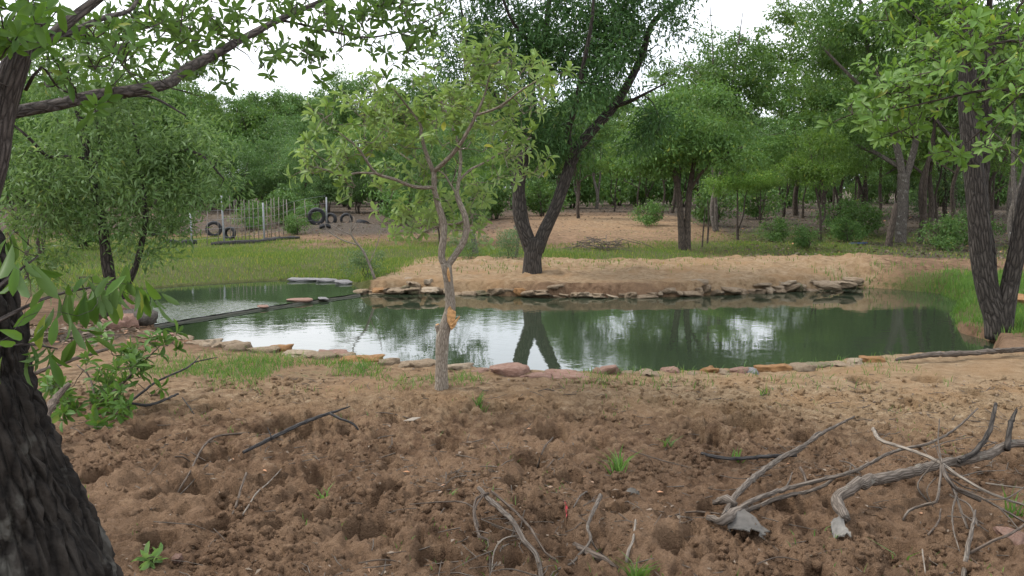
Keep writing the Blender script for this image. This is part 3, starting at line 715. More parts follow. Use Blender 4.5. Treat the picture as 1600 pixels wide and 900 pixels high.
tr = thing('forked_tree', o, 'dark leafy tree forking low on the sandy far bank of the pond', 'tree')
C = crown([(880, 120, 120, 130, D0 - .3, 1.7, 250), (760, 60, 95, 90, D0 + .4, 1.3, 120), (1000, 40, 85, 70, D0, 1.2, 95), (965, 195, 80, 60, D0 + .3, 1.2, 36), (880, -90, 230, 110, D0, 2.2, 190), (850, 235, 60, 60, D0 + .4, .9, 50)], 3, .40)
C = clear_of(C, [(825, 390), (811, 300), (814, 268), (828, 215)], 22, D0 + .35)
C = clear_of(C, [(850, 362), (882, 285), (903, 230), (958, 167), (975, 140)], 18, D0 + .2); C = clear_of(C, [(990, 120), (1004, 84), (1019, 37)], 12, D0 + .1)
wood(tr, o, lim, grow(lim[1:], C, 4, .008, .28), M['bark_dark'], sides=14, rough=.13)
put_leaves(tr, *foliage_spray(C, None, 58, 5, .36, .115, .031, .45, .45, .5), M['leaf_dark'], LT2, 0, 'crown', o)

# --- the sapling with the torn bark on the near bank
WS = .74
base = G(690, 606); D1 = base[1]; o = base.copy(); o[2] -= .03
tr = thing('sapling', o, 'young tree with torn bark and two stems standing before the pond', 'tree')
s_tr = limb([(689, 615), (690, 600), (690, 560), (692, 525), (700, 499), (704, 477), (701, 443), (697, 412)], [34, 29, 26, 27, 26, 22, 20, 23], D1, .025)
s_l = limb([(697, 418), (690, 401), (693, 371), (693, 348), (685, 322), (679, 297), (678, 268)], [16, 15, 14.5, 14, 13, 11.5, 11], D1, .03)
s_r = limb([(698, 417), (705, 407), (721, 384), (728, 363), (727, 340), (717, 314, D1 + .05), (713, 300, D1 + .08)], [14, 14, 14, 13.5, 13, 12, 9], D1, .03)
bl = lambda p, w: limb(p, w, D1, .04)
lim = [s_tr, s_l, s_r,
       bl([(678, 270), (666, 240), (658, 210), (657, 195), (644, 176), (616, 140, D1 - .2)], [10, 8.5, 7, 6, 5, 2.5]),
       bl([(678, 268), (700, 248, D1 - .1), (720, 224, D1 - .2), (732, 203, D1 - .25), (744, 180, D1 - .3), (756, 152, D1 - .3), (765, 118, D1 - .3)], [10, 9.5, 9, 8, 7, 5, 3]),
       bl([(744, 180, D1 - .3), (780, 167, D1 - .5), (816, 140, D1 - .7), (850, 120, D1 - .8)], [6, 5, 4, 2]),
       bl([(679, 293), (648, 292, D1 - .15), (616, 280, D1 - .3), (588, 271, D1 - .4), (572, 250, D1 - .45), (557, 229, D1 - .5), (531, 208, D1 - .55)], [8.5, 7.5, 7, 7, 5.5, 4.5, 2.5]),
       bl([(588, 271, D1 - .4), (560, 270, D1 - .5), (533, 274, D1 - .6), (505, 264, D1 - .7), (478, 258, D1 - .7)], [5, 4.5, 4, 3, 2]),
       bl([(714, 303, D1 + .08), (717, 280, D1 + .2), (720, 248, D1 + .35), (716, 225, D1 + .4), (703, 190, D1 + .45), (690, 160, D1 + .5), (680, 134, D1 + .5)], [8, 7.5, 7, 6, 5, 4, 2.5]),
       bl([(717, 282, D1 + .2), (735, 265, D1 + .35), (755, 255, D1 + .5), (790, 235, D1 + .6), (830, 215, D1 + .7)], [5.5, 5, 4.5, 3.5, 2]),
       bl([(714, 305, D1 + .08), (702, 285, D1 + .1), (688, 268, D1 + .2), (640, 250, D1 + .5), (600, 215, D1 + .7), (575, 180, D1 + .8)], [4, 4, 3.5, 3, 2.5, 1.5]),
       bl([(727, 345), (712, 350, D1 + .3), (690, 352, D1 + .5), (665, 362, D1 + .6), (650, 375, D1 + .6)], [6, 5, 4, 3, 2])]
C = crown([(690, 170, 120, 95, D1, .95, 62), (560, 235, 95, 80, D1 - .3, .6, 46), (780, 170, 80, 80, D1 - .1, .7, 36), (760, 95, 60, 45, D1 - .2, .5, 22), (700, 300, 90, 40, D1 + .4, .5, 18), (630, 170, 70, 50, D1 + .2, .6, 22), (800, 260, 50, 45, D1 + .3, .5, 11), (655, 350, 45, 45, D1 + .5, .35, 22), (735, 350, 30, 35, D1 + .45, .3, 7), (500, 250, 40, 25, D1 - .6, .3, 8), (850, 125, 26, 20, D1 - .8, .3, 6), (600, 300, 40, 25, D1 + .2, .4, 5), (850, 280, 25, 20, D1 - .2, .3, 3), (585, 175, 45, 35, D1 + .3, .4, 9)], 9, .30, .6)
for ln_, w_ in (([(678, 268), (664, 232), (657, 196), (640, 170)], 16), ([(690, 258), (720, 224), (744, 180), (765, 118)], 16), ([(679, 293), (616, 280), (588, 271), (557, 229), (531, 208)], 14), ([(697, 412), (690, 371), (679, 297)], 24), ([(705, 407), (728, 363), (715, 300)], 20)):
    C = clear_of(C, ln_, w_, D1 + .02)
tw = grow(lim[3:], C, 10, .0035, .15, .05)
c0 = P(700, 300, D1); c0[2] -= .2
fl = foliage_whorl(C, outward(C, c0), 7, 11, .13, .082, .031, 62, 2)
wood(tr, o, lim, tw + fl[5], M['bark_sap'], ['trunk', 'stem', 'stem'] + ['branch'] * 9, 12, .07)
put_leaves(tr, *fl[:5], M['leaf_sap'], LT12, 300, 'foliage', o)
tk = [c for c in tr.children if c.name.startswith('trunk')][0]
# torn wood, split flap, sawn stub and the red scrape below the fork
b = Buf(); wq = px_line([(706, 511), (704, 500), (702, 488), (705, 478)], D1 - .045)
rw = np.random.default_rng(2); Vt = []
for kx in range(7):
    for ky in range(9):
        u, v = kx / 6 - .5, ky / 8; c = P(703 + 2 * math.sin(v * 3), 514 - 36 * v, D1); r_ = 19.5 / 2 / FPX * D1 * (1.06 - .12 * abs(v - .5)); wv = (1 - (2 * v - 1) ** 2) ** .5 * (.45 + .6 * rw.random()); an = u * 2.0 * wv + .35 * (1 - v)
        Vt.append(c + np.array([math.sin(an) * r_, -math.cos(an) * r_ * (1.06 + .10 * rw.random()), rw.normal() * .004]))
i = np.arange(6)[:, None] * 9; j = np.arange(8)[None]; b.add(np.array(Vt), None, np.stack([i + j, i + 9 + j, i + 10 + j, i + j + 1], -1).reshape(-1, 4))
tag(b.obj('torn_wood', M['wood_raw'], tk, False, None, o), 'fresh orange wood where the bark is torn')
for pp, ww in (([(705, 509), (711, 504), (718, 494)], [8, 7, 2]), ([(704, 512), (708, 511), (713, 505)], [8, 6, 2]), ([(702, 490), (703, 485), (704, 479)], [4, 4, 1.5])):
    b = Buf(); q, r_ = limb([(x, y, D1 - .05) for x, y in pp], ww, D1, .01); tube(b, q, r_, 6, .3, 5); b.obj('bark_flap', M['wood_raw'], tk, True, None, o)
b = Buf(); q, r_ = limb([(691, 530), (687, 518), (684, 508)], [18, 15, 14], D1, .015); tube(b, q, r_, 9, .1, 4); b.obj('branch_stub', M['bark_sap'], tk, True, None, o)
b = Buf(); q, r_ = limb([(684.3, 509.5), (683.6, 506.5)], [10, 9], D1, .01); tube(b, q, r_, 9, .1, 4); b.obj('cut_face', M['wood_raw'], tk, True, None, o)
b = Buf(); q, r_ = limb([(702.5, 440, D1 - .043), (701, 428, D1 - .045), (700, 418, D1 - .042)], [4, 7, 3], D1, .01); tube(b, q, r_, 6, .2, 4); b.obj('bark_scrape', M['wood_raw'], tk, True, None, o)

# --- the big trunk in the near corner and its leafy limbs
WS = 1.0
o = np.array([-1.62, 3.05, gz(-1.62, 3.05) - .08]); tr = thing('corner_tree', o, 'big dark trunk with deeply furrowed bark filling the lower corner', 'tree')
ctr = [(-1.62, 3.05, -.15, .42), (-1.605, 3.04, .10, .335), (-1.60, 3.03, .36, .262), (-1.63, 3.02, .55, .215), (-1.675, 3.0, .80, .185), (-1.715, 3.0, 1.02, .172), (-1.735, 3.0, 1.20, .172), (-1.76, 3.0, 1.33, .175), (-1.82, 3.0, 1.50, .165), (-1.94, 3.0, 1.8, .15), (-2.1, 2.95, 2.3, .12), (-2.2, 2.8, 3.0, .10), (-2.25, 2.6, 4.0, .07)]
q, r_ = resample([c[:3] for c in ctr], [c[3] for c in ctr], .009)
n, sd_ = len(q), 260
th = np.arange(sd_) * 2 * math.pi / sd_
Tn = unit(np.gradient(q, axis=0)); Nn = unit(np.cross(Tn, np.array([0, 1.0, 0]))); Bn = np.cross(Tn, Nn)
ln = np.concatenate([[0], np.cumsum(np.linalg.norm(np.diff(q, axis=0), axis=1))])
cc = np.cos(th)[None] + np.zeros((n, 1)); sc = np.sin(th)[None] + np.zeros((n, 1)); zz = ln[:, None] + np.zeros((1, sd_))
wx = (n3(cc * 2.2, sc * 2.2, zz * 5, 3) - .5) * .55
wz = (n3(cc * 3, sc * 3, zz * 9, 5) - .5) * .5
deep = np.clip(worley(cc * 4.6 + wx + 9, sc * 4.6 + wx, zz * 5.2 + wz, 13) * 2.6, 0, 1)
small = np.clip(worley(cc * 8.5 + wx * 1.6, sc * 8.5 + 4, zz * 15 + wz, 17) * 3.0, 0, 1)
flake = n3(cc * 16, sc * 16, zz * 20, 19) - .5
rr = r_[:, None] * (1 + .16 * (n3(cc * 1.4, sc * 1.4, zz * 1.2, 23) - .5)) + .030 * (deep ** .7 - .8) + .012 * (small ** .7 - .7) * deep + .010 * flake + .007 * (n3(cc * 36, sc * 36, zz * 45, 29) - .5)
flare = np.clip((.35 - q[:, 2]) / .5, 0, 1)[:, None]; rr = rr + flare * .06 * np.sin(th * 5 + .6)[None]
V = q[:, None] + rr[..., None] * (Nn[:, None] * np.cos(th)[None, :, None] + Bn[:, None] * np.sin(th)[None, :, None])
i = np.arange(n - 1)[:, None] * sd_; j = np.arange(sd_)[None]; j2 = (j + 1) % sd_
A = np.stack([np.broadcast_to(np.cos(th) * .25, (n, sd_)), np.broadcast_to(np.sin(th) * .25, (n, sd_)), np.broadcast_to(ln[:, None], (n, sd_))], -1).reshape(-1, 3)
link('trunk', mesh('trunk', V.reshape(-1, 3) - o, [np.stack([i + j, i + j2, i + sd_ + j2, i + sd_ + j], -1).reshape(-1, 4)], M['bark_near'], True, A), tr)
Dn = 3.0
lim = [limb([(-70, 420), (-40, 340), (-12, 255), (-2, 190), (14, 130), (30, 85), (40, 50)], [70, 52, 44, 42, 40, 36, 24], 3.3, .05),
       limb([(28, 95, 3.3), (60, 72, 3.35), (100, 40, 3.4), (140, 8, 3.5), (200, -40, 3.6), (270, -100, 3.8)], [22, 19, 17, 15, 12, 8], 3.3, .05),
       limb([(45, 88, 3.32), (85, 62, 3.5), (125, 44, 3.7), (165, 27, 3.9), (200, 18, 4.1), (213, 2, 4.2), (225, -40, 4.3)], [13, 12, 10, 9, 7, 6, 4], 3.3, .05),
       limb([(38, 60, 3.3), (36, 10, 3.3), (44, -60, 3.3), (70, -160, 3.3)], [20, 18, 15, 10], 3.3, .05),
       limb([(-30, 205, 3.3), (-8, 184, 3.3), (40, 172, 3.5), (90, 163, 3.7), (150, 149, 3.95), (210, 141, 4.2), (262, 131, 4.5), (285, 112, 4.7), (330, 88, 5.0), (395, 52, 5.4), (450, 24, 5.8), (520, -6, 6.2), (620, -60, 6.6), (740, -100, 7.0)], [22, 21, 20, 19, 18, 18, 17, 17, 15, 12, 9.5, 8, 6, 4], 3.3, .06),
       limb([(440, 32, 5.8), (480, 40, 5.9), (530, 52, 6.0), (580, 58, 6.1), (640, 45, 6.2), (690, 20, 6.2)], [4.5, 4, 3.5, 3, 2.5, 1.5], 5.9, .06),
       limb([(40, 140, 3.35), (65, 105, 3.3), (95, 140, 3.5), (140, 150, 4.0)], [6, 4, 3, 2], 3.3, .05),
       limb([(-40, 520, 2.75), (10, 495, 2.8), (60, 470, 2.85), (110, 455, 2.9), (150, 448, 2.95), (185, 440, 3.0)], [10, 7, 5, 4, 3, 2], 2.9, .05),
       limb([(-40, 560, 2.7), (0, 541, 2.75), (60, 539, 2.85), (90, 545, 2.9)], [6, 4, 3, 2], 2.9, .05),
       limb([(-30, 470, 2.8), (20, 430, 2.85), (60, 400, 2.9)], [7, 5, 2.5], 2.9, .05)]
r = np.random.default_rng(31)
def sprinkle(lst):
    out = []
    for x, y, d, sx, sy, n_ in lst:
        for _ in range(n_): out.append(P(x + r.normal() * sx, y + r.normal() * sy, d + r.normal() * .25))
    return np.array(out)
C = sprinkle([(15, 60, 2.9, 14, 40, 5), (60, 40, 3.1, 30, 30, 6), (140, 85, 3.8, 60, 25, 9), (90, 120, 3.6, 40, 25, 5), (255, 40, 4.6, 45, 22, 18), (180, 95, 4.3, 50, 30, 16), (330, 30, 5.0, 45, 22, 14), (320, 95, 5.0, 25, 25, 8), (420, 10, 5.8, 50, 14, 12), (440, 85, 5.7, 26, 18, 9), (490, 88, 5.7, 22, 14, 8), (575, 15, 6.1, 45, 18, 22), (640, 15, 6.3, 35, 22, 18), (610, 70, 6.2, 30, 22, 9), (520, 30, 6.0, 30, 15, 8), (250, -60, 4.6, 120, 40, 24), (500, -70, 6.2, 120, 45, 26), (40, -60, 3.2, 60, 40, 10), (350, 60, 5.1, 30, 20, 5)])
tw = grow(lim[:7], C, 33, .0028, .2, .02)
f1 = foliage_whorl(C, outward(C, P(150, 200, 4)), 6, 34, .09, .072, .025, 58, 2, .2)
C2 = sprinkle([(140, 452, 2.95, 40, 10, 7), (195, 440, 3.0, 10, 8, 3), (20, 420, 2.85, 14, 25, 4), (75, 552, 2.9, 12, 8, 2), (120, 505, 3.1, 20, 10, 2), (15, 540, 2.75, 10, 10, 1)])
tw2 = grow(lim[7:], C2, 35, .0022, .1, .0)
f2 = foliage_spray(C2, None, 6, 36, .05, .092, .027, 1.3, .5, .15)
wood(tr, o, lim, tw + tw2 + f1[5], M['bark_limb'], ['stem'] + ['branch'] * 9, 12, .08)
cat_ = [np.concatenate([f1[i], f2[i]]) for i in range(5)]
put_leaves(tr, *cat_, M['leaf_near'], LT12, 300, 'foliage', o)

WS = .8
# --- hanging willow-leaved tree behind the big trunk
base = G(176, 498); D2 = base[1]; o = base.copy()
tr = thing('drooping_tree', o, 'drooping tree with narrow grey-green leaves beside the upper pool', 'tree')
lim = [limb([(172, 508), (176, 480), (172, 440), (166, 400), (160, 350), (150, 300), (140, 250), (128, 200), (118, 160), (100, 90)], [26, 24, 22, 22, 19, 17, 15, 13, 10, 5], D2),
       limb([(178, 488), (198, 450), (214, 410), (224, 370), (228, 330), (222, 280, D2 + .2), (215, 230, D2 + .4), (208, 190, D2 + .5)], [15, 13, 12, 11, 10, 9, 7, 4], D2),
       limb([(160, 350), (150, 280, D2 + .3), (158, 220, D2 + .5), (150, 165, D2 + .7), (165, 120, D2 + .8)], [13, 12, 11, 8, 5], D2),
       limb([(140, 250), (105, 245, D2 - .4), (75, 245, D2 - .6), (45, 215, D2 - .8), (15, 190, D2 - .9)], [9, 8, 7, 6, 3], D2),
       limb([(128, 200), (170, 160, D2 - .3), (230, 150, D2 - .4), (290, 180, D2 - .5)], [9, 7, 6, 3], D2),
       limb([(222, 280, D2 + .2), (260, 240, D2), (310, 240, D2 - .3), (350, 280, D2 - .4)], [7, 6, 5, 3], D2)]
C = crown([(190, 250, 150, 95, D2, 1.1, 120), (300, 250, 80, 62, D2 - .2, .8, 60), (80, 320, 90, 80, D2 - .3, .8, 52), (220, 370, 75, 50, D2 - .1, .8, 38), (130, 150, 150, 60, D2 + .3, 1.0, 60), (30, 230, 60, 70, D2 - .3, .7, 28), (120, 70, 120, 40, D2 + .5, .9, 34), (100, 410, 60, 40, D2, .6, 12)], 41, .45)
C = clear_of(C, [(176, 490), (166, 400), (160, 360)], 22, D2 + .1); C = clear_of(C, [(198, 450), (224, 370)], 14, D2 + .1)
wood(tr, o, lim, grow(lim, C, 42, .005, .45, .16), M['bark_dark'], sides=10, rough=.12)
put_leaves(tr, *foliage_spray(C, None, 42, 43, .34, .108, .029, .3, .5, .7, .8), M['leaf_willow'], LT2, 0, 'crown', o)

WS = .8
# --- right hand dark trunk on the grassy corner
base = PZ(1560, 514, -.06); D3 = base[1]; o = base.copy()
tr = thing('dark_trunk_tree', o, 'dark rough-barked tree splitting at the ground on the grassy pond corner', 'tree')
lim = [limb([(1562, 525), (1556, 495), (1543, 455), (1535, 410), (1530, 360), (1525, 310), (1521, 260), (1516, 210), (1511, 150), (1513, 90), (1509, 30), (1506, -40), (1500, -140)], [58, 48, 42, 40, 40, 39, 40, 36, 32, 30, 28, 26, 20], D3, .06),
       limb([(1556, 508, D3 + .1), (1551, 470, D3 + .14), (1548, 430, D3 + .15), (1546, 390, D3 + .15), (1536, 330, D3 + .12), (1538, 260, D3 + .1), (1543, 200, D3 + .1), (1540, 120, D3 + .1), (1545, 20, D3 + .1), (1555, -90, D3)], [26, 25, 25, 24, 22, 20, 18, 16, 13, 9], D3, .06),
       limb([(1566, 522, D3 - .05), (1572, 480, D3 - .05), (1582, 430, D3 - .05), (1592, 370, D3 - .1), (1606, 300, D3 - .2), (1630, 220, D3 - .3), (1650, 120, D3 - .4), (1665, 0, D3 - .5)], [38, 37, 35, 33, 31, 28, 24, 18], D3, .06),
       limb([(1521, 262), (1490, 220, D3 - .3), (1465, 190, D3 - .4), (1440, 140, D3 - .6)], [11, 9, 7, 4], D3, .06),
       limb([(1511, 150), (1540, 110, D3 - .3), (1560, 60, D3 - .5), (1600, 0, D3 - .6)], [10, 8, 7, 5], D3, .06),
       limb([(1513, 90), (1470, 60, D3 + .3), (1430, 30, D3 + .5), (1390, -20, D3 + .6)], [11, 9, 7, 5], D3, .06)]
Cb = crown([(1490, 120, 80, 110, D3, .7, 120), (1560, 200, 60, 90, D3 - .2, .6, 60)], 52, .2)
Ct = crown([(1500, -120, 220, 110, D3, 1.6, 130), (1590, 40, 70, 80, D3 + .3, .9, 36), (1440, 20, 60, 50, D3 + .3, .8, 26)], 51, .36)
wood(tr, o, lim, grow(lim, Ct, 53, .006, .5) + grow(lim, Cb, 54, .0045, .45, .05), M['bark_dark'], ['trunk', 'trunk', 'trunk'] + ['branch'] * 3, 12, .14)
put_leaves(tr, *foliage_spray(Ct, None, 60, 55, .28, .085, .028, .4, .4, .5), M['leaf_mid'], LT2, 0, 'crown', o)

WS = .8
# --- tree just outside the frame whose leafy branches reach in
o = np.array([4.6, 5.9, gz(4.6, 5.9)]); tr = thing('overhanging_tree', o, 'tree at the frame edge whose bright leafy branches hang before the dark trunk', 'tree')
lim = [resample([(4.6, 5.9, -.1), (4.55, 5.85, .8), (4.4, 5.8, 1.8), (4.3, 5.7, 3.0), (4.1, 5.6, 4.5)], [.14, .12, .10, .08, .05], .1),
       limb([(1990, 260, 5.8), (1850, 150, 5.7), (1720, 80, 5.6), (1600, 64, 5.5), (1550, 69, 5.45), (1500, 78, 5.4), (1440, 95, 5.4)], [16, 12, 8, 5.5, 5, 4, 2], 5.5, .06),
       limb([(1980, 300, 5.8), (1850, 210, 5.6), (1720, 155, 5.4), (1600, 143, 5.3), (1540, 141, 5.25), (1470, 155, 5.2), (1400, 172, 5.2)], [16, 12, 8, 5.5, 5, 4, 2], 5.3, .06),
       limb([(1720, 155, 5.4), (1640, 110, 5.6), (1580, 92, 5.8), (1540, 115, 5.9), (1480, 160, 5.9), (1430, 215, 5.9)], [6, 5, 4.5, 4, 3, 2], 5.6, .06),
       limb([(1600, 143, 5.3), (1560, 180, 5.4), (1520, 215, 5.5), (1490, 240, 5.5)], [4, 3.5, 3, 2], 5.4, .06)]
r = np.random.default_rng(61)
C = sprinkle([(1400, 165, 5.3, 26, 30, 19), (1450, 120, 5.4, 30, 28, 17), (1500, 70, 5.5, 30, 16, 11), (1560, 75, 5.5, 35, 20, 11), (1430, 205, 5.8, 22, 14, 8), (1490, 235, 5.5, 12, 12, 4), (1560, 165, 5.3, 30, 20, 8), (1590, 115, 5.4, 20, 20, 5), (1650, 60, 5.5, 50, 60, 14), (1480, 30, 5.6, 50, 16, 9), (1560, 215, 5.4, 20, 12, 2)])
fl = foliage_whorl(C, outward(C, P(1560, 180, 5.5)), 7, 63, .10, .070, .025, 60, 3, .4)
C3 = np.array([o + np.array([r.normal() * .9 + .6, r.normal() * .9, 3.9 + r.normal() * .6]) for _ in range(40)])
fl3 = foliage_whorl(C3, outward(C3, o + [0, 0, 3]), 8, 64, .12, .09, .032, 60, 3, .4)
wood(tr, o, lim, grow(lim[1:], C, 62, .0026, .3, .03) + grow(lim[:1], C3, 65, .006, .6) + fl[5] + fl3[5], M['bark_far'], ['trunk'] + ['branch'] * 4, 9, .1)
put_leaves(tr, *[np.concatenate([fl[i], fl3[i]]) for i in range(5)], M['leaf_bright'], LT12, 300, 'foliage', o)

# --- grey-trunked tree at the end of the sandy bank
base = G(1405, 420); D4 = base[1]; o = base.copy()
tr = thing('grey_trunk_tree', o, 'tree with a smooth pale grey trunk at the end of the sandy bank', 'tree')
lim = [limb([(1404, 426), (1406, 400), (1408, 350), (1411, 300), (1412, 272)], [27, 23, 21, 22, 24], D4),
       limb([(1411, 285), (1406, 250), (1399, 222), (1388, 180), (1370, 120), (1350, 50), (1340, -40)], [16, 15, 14, 12, 10, 8, 5], D4),
       limb([(1413, 282), (1424, 250, D4 + .1), (1432, 215, D4 + .2), (1440, 160, D4 + .3), (1450, 80, D4 + .4), (1465, -20, D4 + .5)], [15, 14, 13, 11, 9, 5], D4),
       limb([(1388, 180), (1340, 130, D4 - .5), (1300, 90, D4 - .8), (1265, 50, D4 - 1)], [8, 7, 5, 3], D4),
       limb([(1406, 262, D4 + .1), (1370, 240, D4 + .5), (1330, 225, D4 + .8), (1290, 215, D4 + 1)], [9, 8, 6, 3], D4)]
C = crown([(1370, 100, 110, 90, D4, 1.7, 150), (1300, 60, 75, 70, D4 - .5, 1.2, 70), (1440, 50, 70, 80, D4 + .5, 1.2, 55), (1340, 210, 90, 45, D4 + .8, 1.0, 60), (1380, -90, 170, 80, D4, 1.6, 80)], 71, .38)
wood(tr, o, lim, grow(lim[1:], C, 72, .007, .25), M['bark_grey'], sides=12, rough=.08)
put_leaves(tr, *foliage_spray(C, None, 72, 73, .36, .10, .038, .3, .4, .8, .6), M['leaf_mid'], LT2, 0, 'crown', o)

# --- twin-stemmed tree at the back of the sand
base = G(1069, 391); D5 = base[1]; o = base.copy()
tr = thing('twin_stem_tree', o, 'twin-stemmed small tree standing between the sand and the grass', 'tree')
lim = [limb([(1066, 396), (1065, 360), (1061, 310), (1054, 270), (1040, 242), (1020, 215)], [17, 14, 13, 11, 8, 4], D5),
       limb([(1074, 396), (1074, 350), (1077, 300), (1083, 262), (1088, 225), (1085, 180)], [16, 13, 12, 9, 7, 4], D5),
       limb([(1077, 300), (1098, 268, D5 - .3), (1125, 245, D5 - .6), (1160, 230, D5 - .8)], [7, 6, 5, 3], D5),
       limb([(1061, 310), (1062, 270, D5 + .3), (1068, 230, D5 + .5), (1060, 190, D5 + .6)], [7, 6, 5, 3], D5)]
C = crown([(1070, 215, 110, 55, D5, 1.8, 140), (1140, 235, 80, 40, D5 - .5, 1.1, 50), (1010, 235, 60, 40, D5, 1.1, 36), (1080, 165, 80, 35, D5 + .3, 1.3, 46)], 81, .36)
wood(tr, o, lim, grow(lim, C, 82, .008, .45), M['bark_far'], ['trunk', 'trunk', 'branch', 'branch'], 9, .1)
put_leaves(tr, *foliage_spray(C, None, 72, 83, .38, .115, .042, .35, .4, .8, .6), M['leaf_mid'], LT2, 0, 'crown', o)

# --- background trees: a few kinds built once, then copied
def proto(name, kind, seed, mat, bark, h, spread, stems, leaf=(.15, .06), n=64, clusters=130, clear=.34, rad=.075, flat_=.7):
    r = np.random.default_rng(seed); root = link(name, None); lim = []
    for s in range(stems):
        a = r.uniform(0, 6.28); lean = r.uniform(.15, .5) * spread * (1 if stems > 1 else .4); hh = h * r.uniform(.75, .95)
        dirv = np.array([math.cos(a), math.sin(a), 0])
        pts = [np.array([0, 0, -.15]) + dirv * .05 * s]
        for t in (.12, .3, .5, .72, 1): pts.append(dirv * lean * t ** 1.3 + np.array([r.normal() * .07, r.normal() * .07, hh * t]) + dirv * .05 * s)
        R0 = rad * r.uniform(.7, 1.1); lim.append(resample(pts, [R0 * 1.25, R0, R0 * .85, R0 * .65, R0 * .4, R0 * .12], .25))
        for _ in range(3):
            t = r.uniform(.35, .7); i = int(t * (len(lim[-1][0]) - 1)) ; p0, r0 = lim[-1][0][i], lim[-1][1][i]; a2 = r.uniform(0, 6.28); L = spread * r.uniform(.5, .9)
            d = np.array([math.cos(a2), math.sin(a2), r.uniform(.3, .9)])
            lim.append(resample([p0, p0 + d * L * .35 + [0, 0, .1], p0 + d * L * .7 + r.normal(size=3) * .1, p0 + d * L], [r0 * .6, r0 * .45, r0 * .3, r0 * .12], .25))
    C = []
    lob = [(r.normal(size=2) * spread * .42, r.uniform(clear + .14, .92) * h, r.uniform(.40, .75) * spread) for _ in range(9)]
    for q in range(clusters):
        c2, cz, cr = lob[q % len(lob)]; d = unit(r.normal(size=3)) * r.random() ** .4
        C.append([c2[0] + d[0] * cr, c2[1] + d[1] * cr, max(cz + d[2] * cr * flat_, clear * h)])
    C = np.array(C)
    for i, (p, rr_) in enumerate(lim):
        if i % 4 == 0:
            b = Buf(); tube(b, p, rr_, 8, .1, i + seed); b.obj('trunk', bark, root, True)
    tb = Buf()
    for i, (p, rr_) in enumerate(lim):
        if i % 4: tube(tb, p, rr_, 6, .1, i, False)
    for p, rr_ in grow(lim, C, seed, .008, .35): tube(tb, p, rr_, 3, 0, 0, False)
    tb.obj('branches', bark, root, True, 'stuff')
    P_, D, up, L, Wd = foliage_spray(C, None, n, seed + 1, .42, leaf[0], leaf[1], .3, .4, .8, .62)
    V, F = leaf_verts(P_, D, up, L, Wd, LT2); link('crown', mesh('crown', V, [F], mat), root, 'stuff')
    return root
protos = [proto('broadleaf_tree', 0, 201, M['leaf_far'], M['bark_far'], 6.2, 2.3, 2, (.16, .065), 66, 150, .33),
          proto('spreading_tree', 1, 202, M['leaf_mid'], M['bark_far'], 5.4, 2.6, 3, (.16, .06), 62, 150, .36, .06, .5),
          proto('slender_tree', 2, 203, M['leaf_olive'], M['bark_far'], 7.4, 1.9, 1, (.16, .06), 60, 140, .36, .075, .9),
          proto('bushy_tree', 3, 204, M['leaf_cool'], M['bark_far'], 5.0, 2.2, 4, (.15, .065), 70, 160, .14, .05, .75),
          proto('feathery_tree', 4, 205, M['leaf_bright'], M['bark_far'], 4.6, 2.2, 2, (.12, .04), 84, 110, .42, .05, .35),
          proto('tall_tree', 5, 206, M['leaf_mid'], M['bark_grey'], 8.0, 2.6, 2, (.15, .06), 62, 190, .40, .085, .7)]
shrubs = [proto('shrub', 6, 207, M['leaf_far'], M['bark_far'], 1.5, .9, 4, (.13, .05), 56, 46, .08, .025, .8),
          proto('shrub', 7, 208, M['leaf_blue'], M['bark_far'], 1.6, .9, 4, (.12, .045), 50, 40, .10, .022, .8)]
used = set()
def copy_tree(src, x, y, s, rz, label, cat='tree', group=None, sz=None, name=None):
    z = gz(x, y)
    if id(src) not in used and (name is None or name == src.name):
        used.add(id(src)); c = src
    else:
        c = src.copy(); COL.objects.link(c)
        for ch in [q for q in src.children if not q.get('extra')]:
            d = ch.copy(); COL.objects.link(d); d.parent = c
        if name: c.name = name
    c.location = (x, y, z - .03); c.scale = (s, s, sz or s); c.rotation_euler = (0, 0, rz); tag(c, label, cat, group); return c
rb = np.random.default_rng(77)
def at_px(px, Y): d = ray(px, 290); return d[0] * Y / d[1]
# told-apart trees of the middle distance
for kk, px, Y, s, lab in [
    (5, 1120, 31, .98, 'tall grey-stemmed tree rising behind the twin-stemmed tree'),
    (4, 1286, 27.0, .72, 'small feathery sapling with two dark stems on the grass near the pale trunk'),
    (3, 455, 56, .95, 'rounded bushy tree right behind the fence gap and stacked tyres'),
    (0, 905, 37, .80, 'broad tree with a thin trunk on the bare slope behind the forked tree'),
    (4, 1155, 28.5, .62, 'low sapling with one short blackish stem right of the twin stems'),
    (3, 690, 27, .62, 'bushy small tree on the grass behind the sapling'),
    (1, 1225, 39, .6, 'spreading tree on the slope in the gap left of the pale trunk'),
    (2, 1372, 33, .80, 'slender tree with reddish thin stem just behind the pale trunk'),
    (2, 1497, 29, .90, 'slender tree standing between the pale trunk and the dark trunk'),
    (0, 1440, 27, 1.15, 'grey-stemmed broadleaf tree directly behind the pale trunk'),
    (5, 1590, 24, .90, 'tall tree behind the leaning dark stem by the frame edge'),
    (1, 60, 22, .72, 'thin-stemmed tree behind the drooping tree and the big trunk'),
    (3, 20, 33, 1.1, 'bushy tree behind the thin-stemmed one at the frame edge'),
    (2, 300, 60, 1.25, 'slender tree rising above the other crowns behind the fence'),
    (1, 600, 42, .72, 'spreading tree above the loose tyres beside the bare mound'),
    (2, 1050, 44, .95, 'slender tree on the slope behind the twin stems')]:
    copy_tree(protos[kk], at_px(px, Y), Y, s, rb.uniform(0, 6.28), lab)
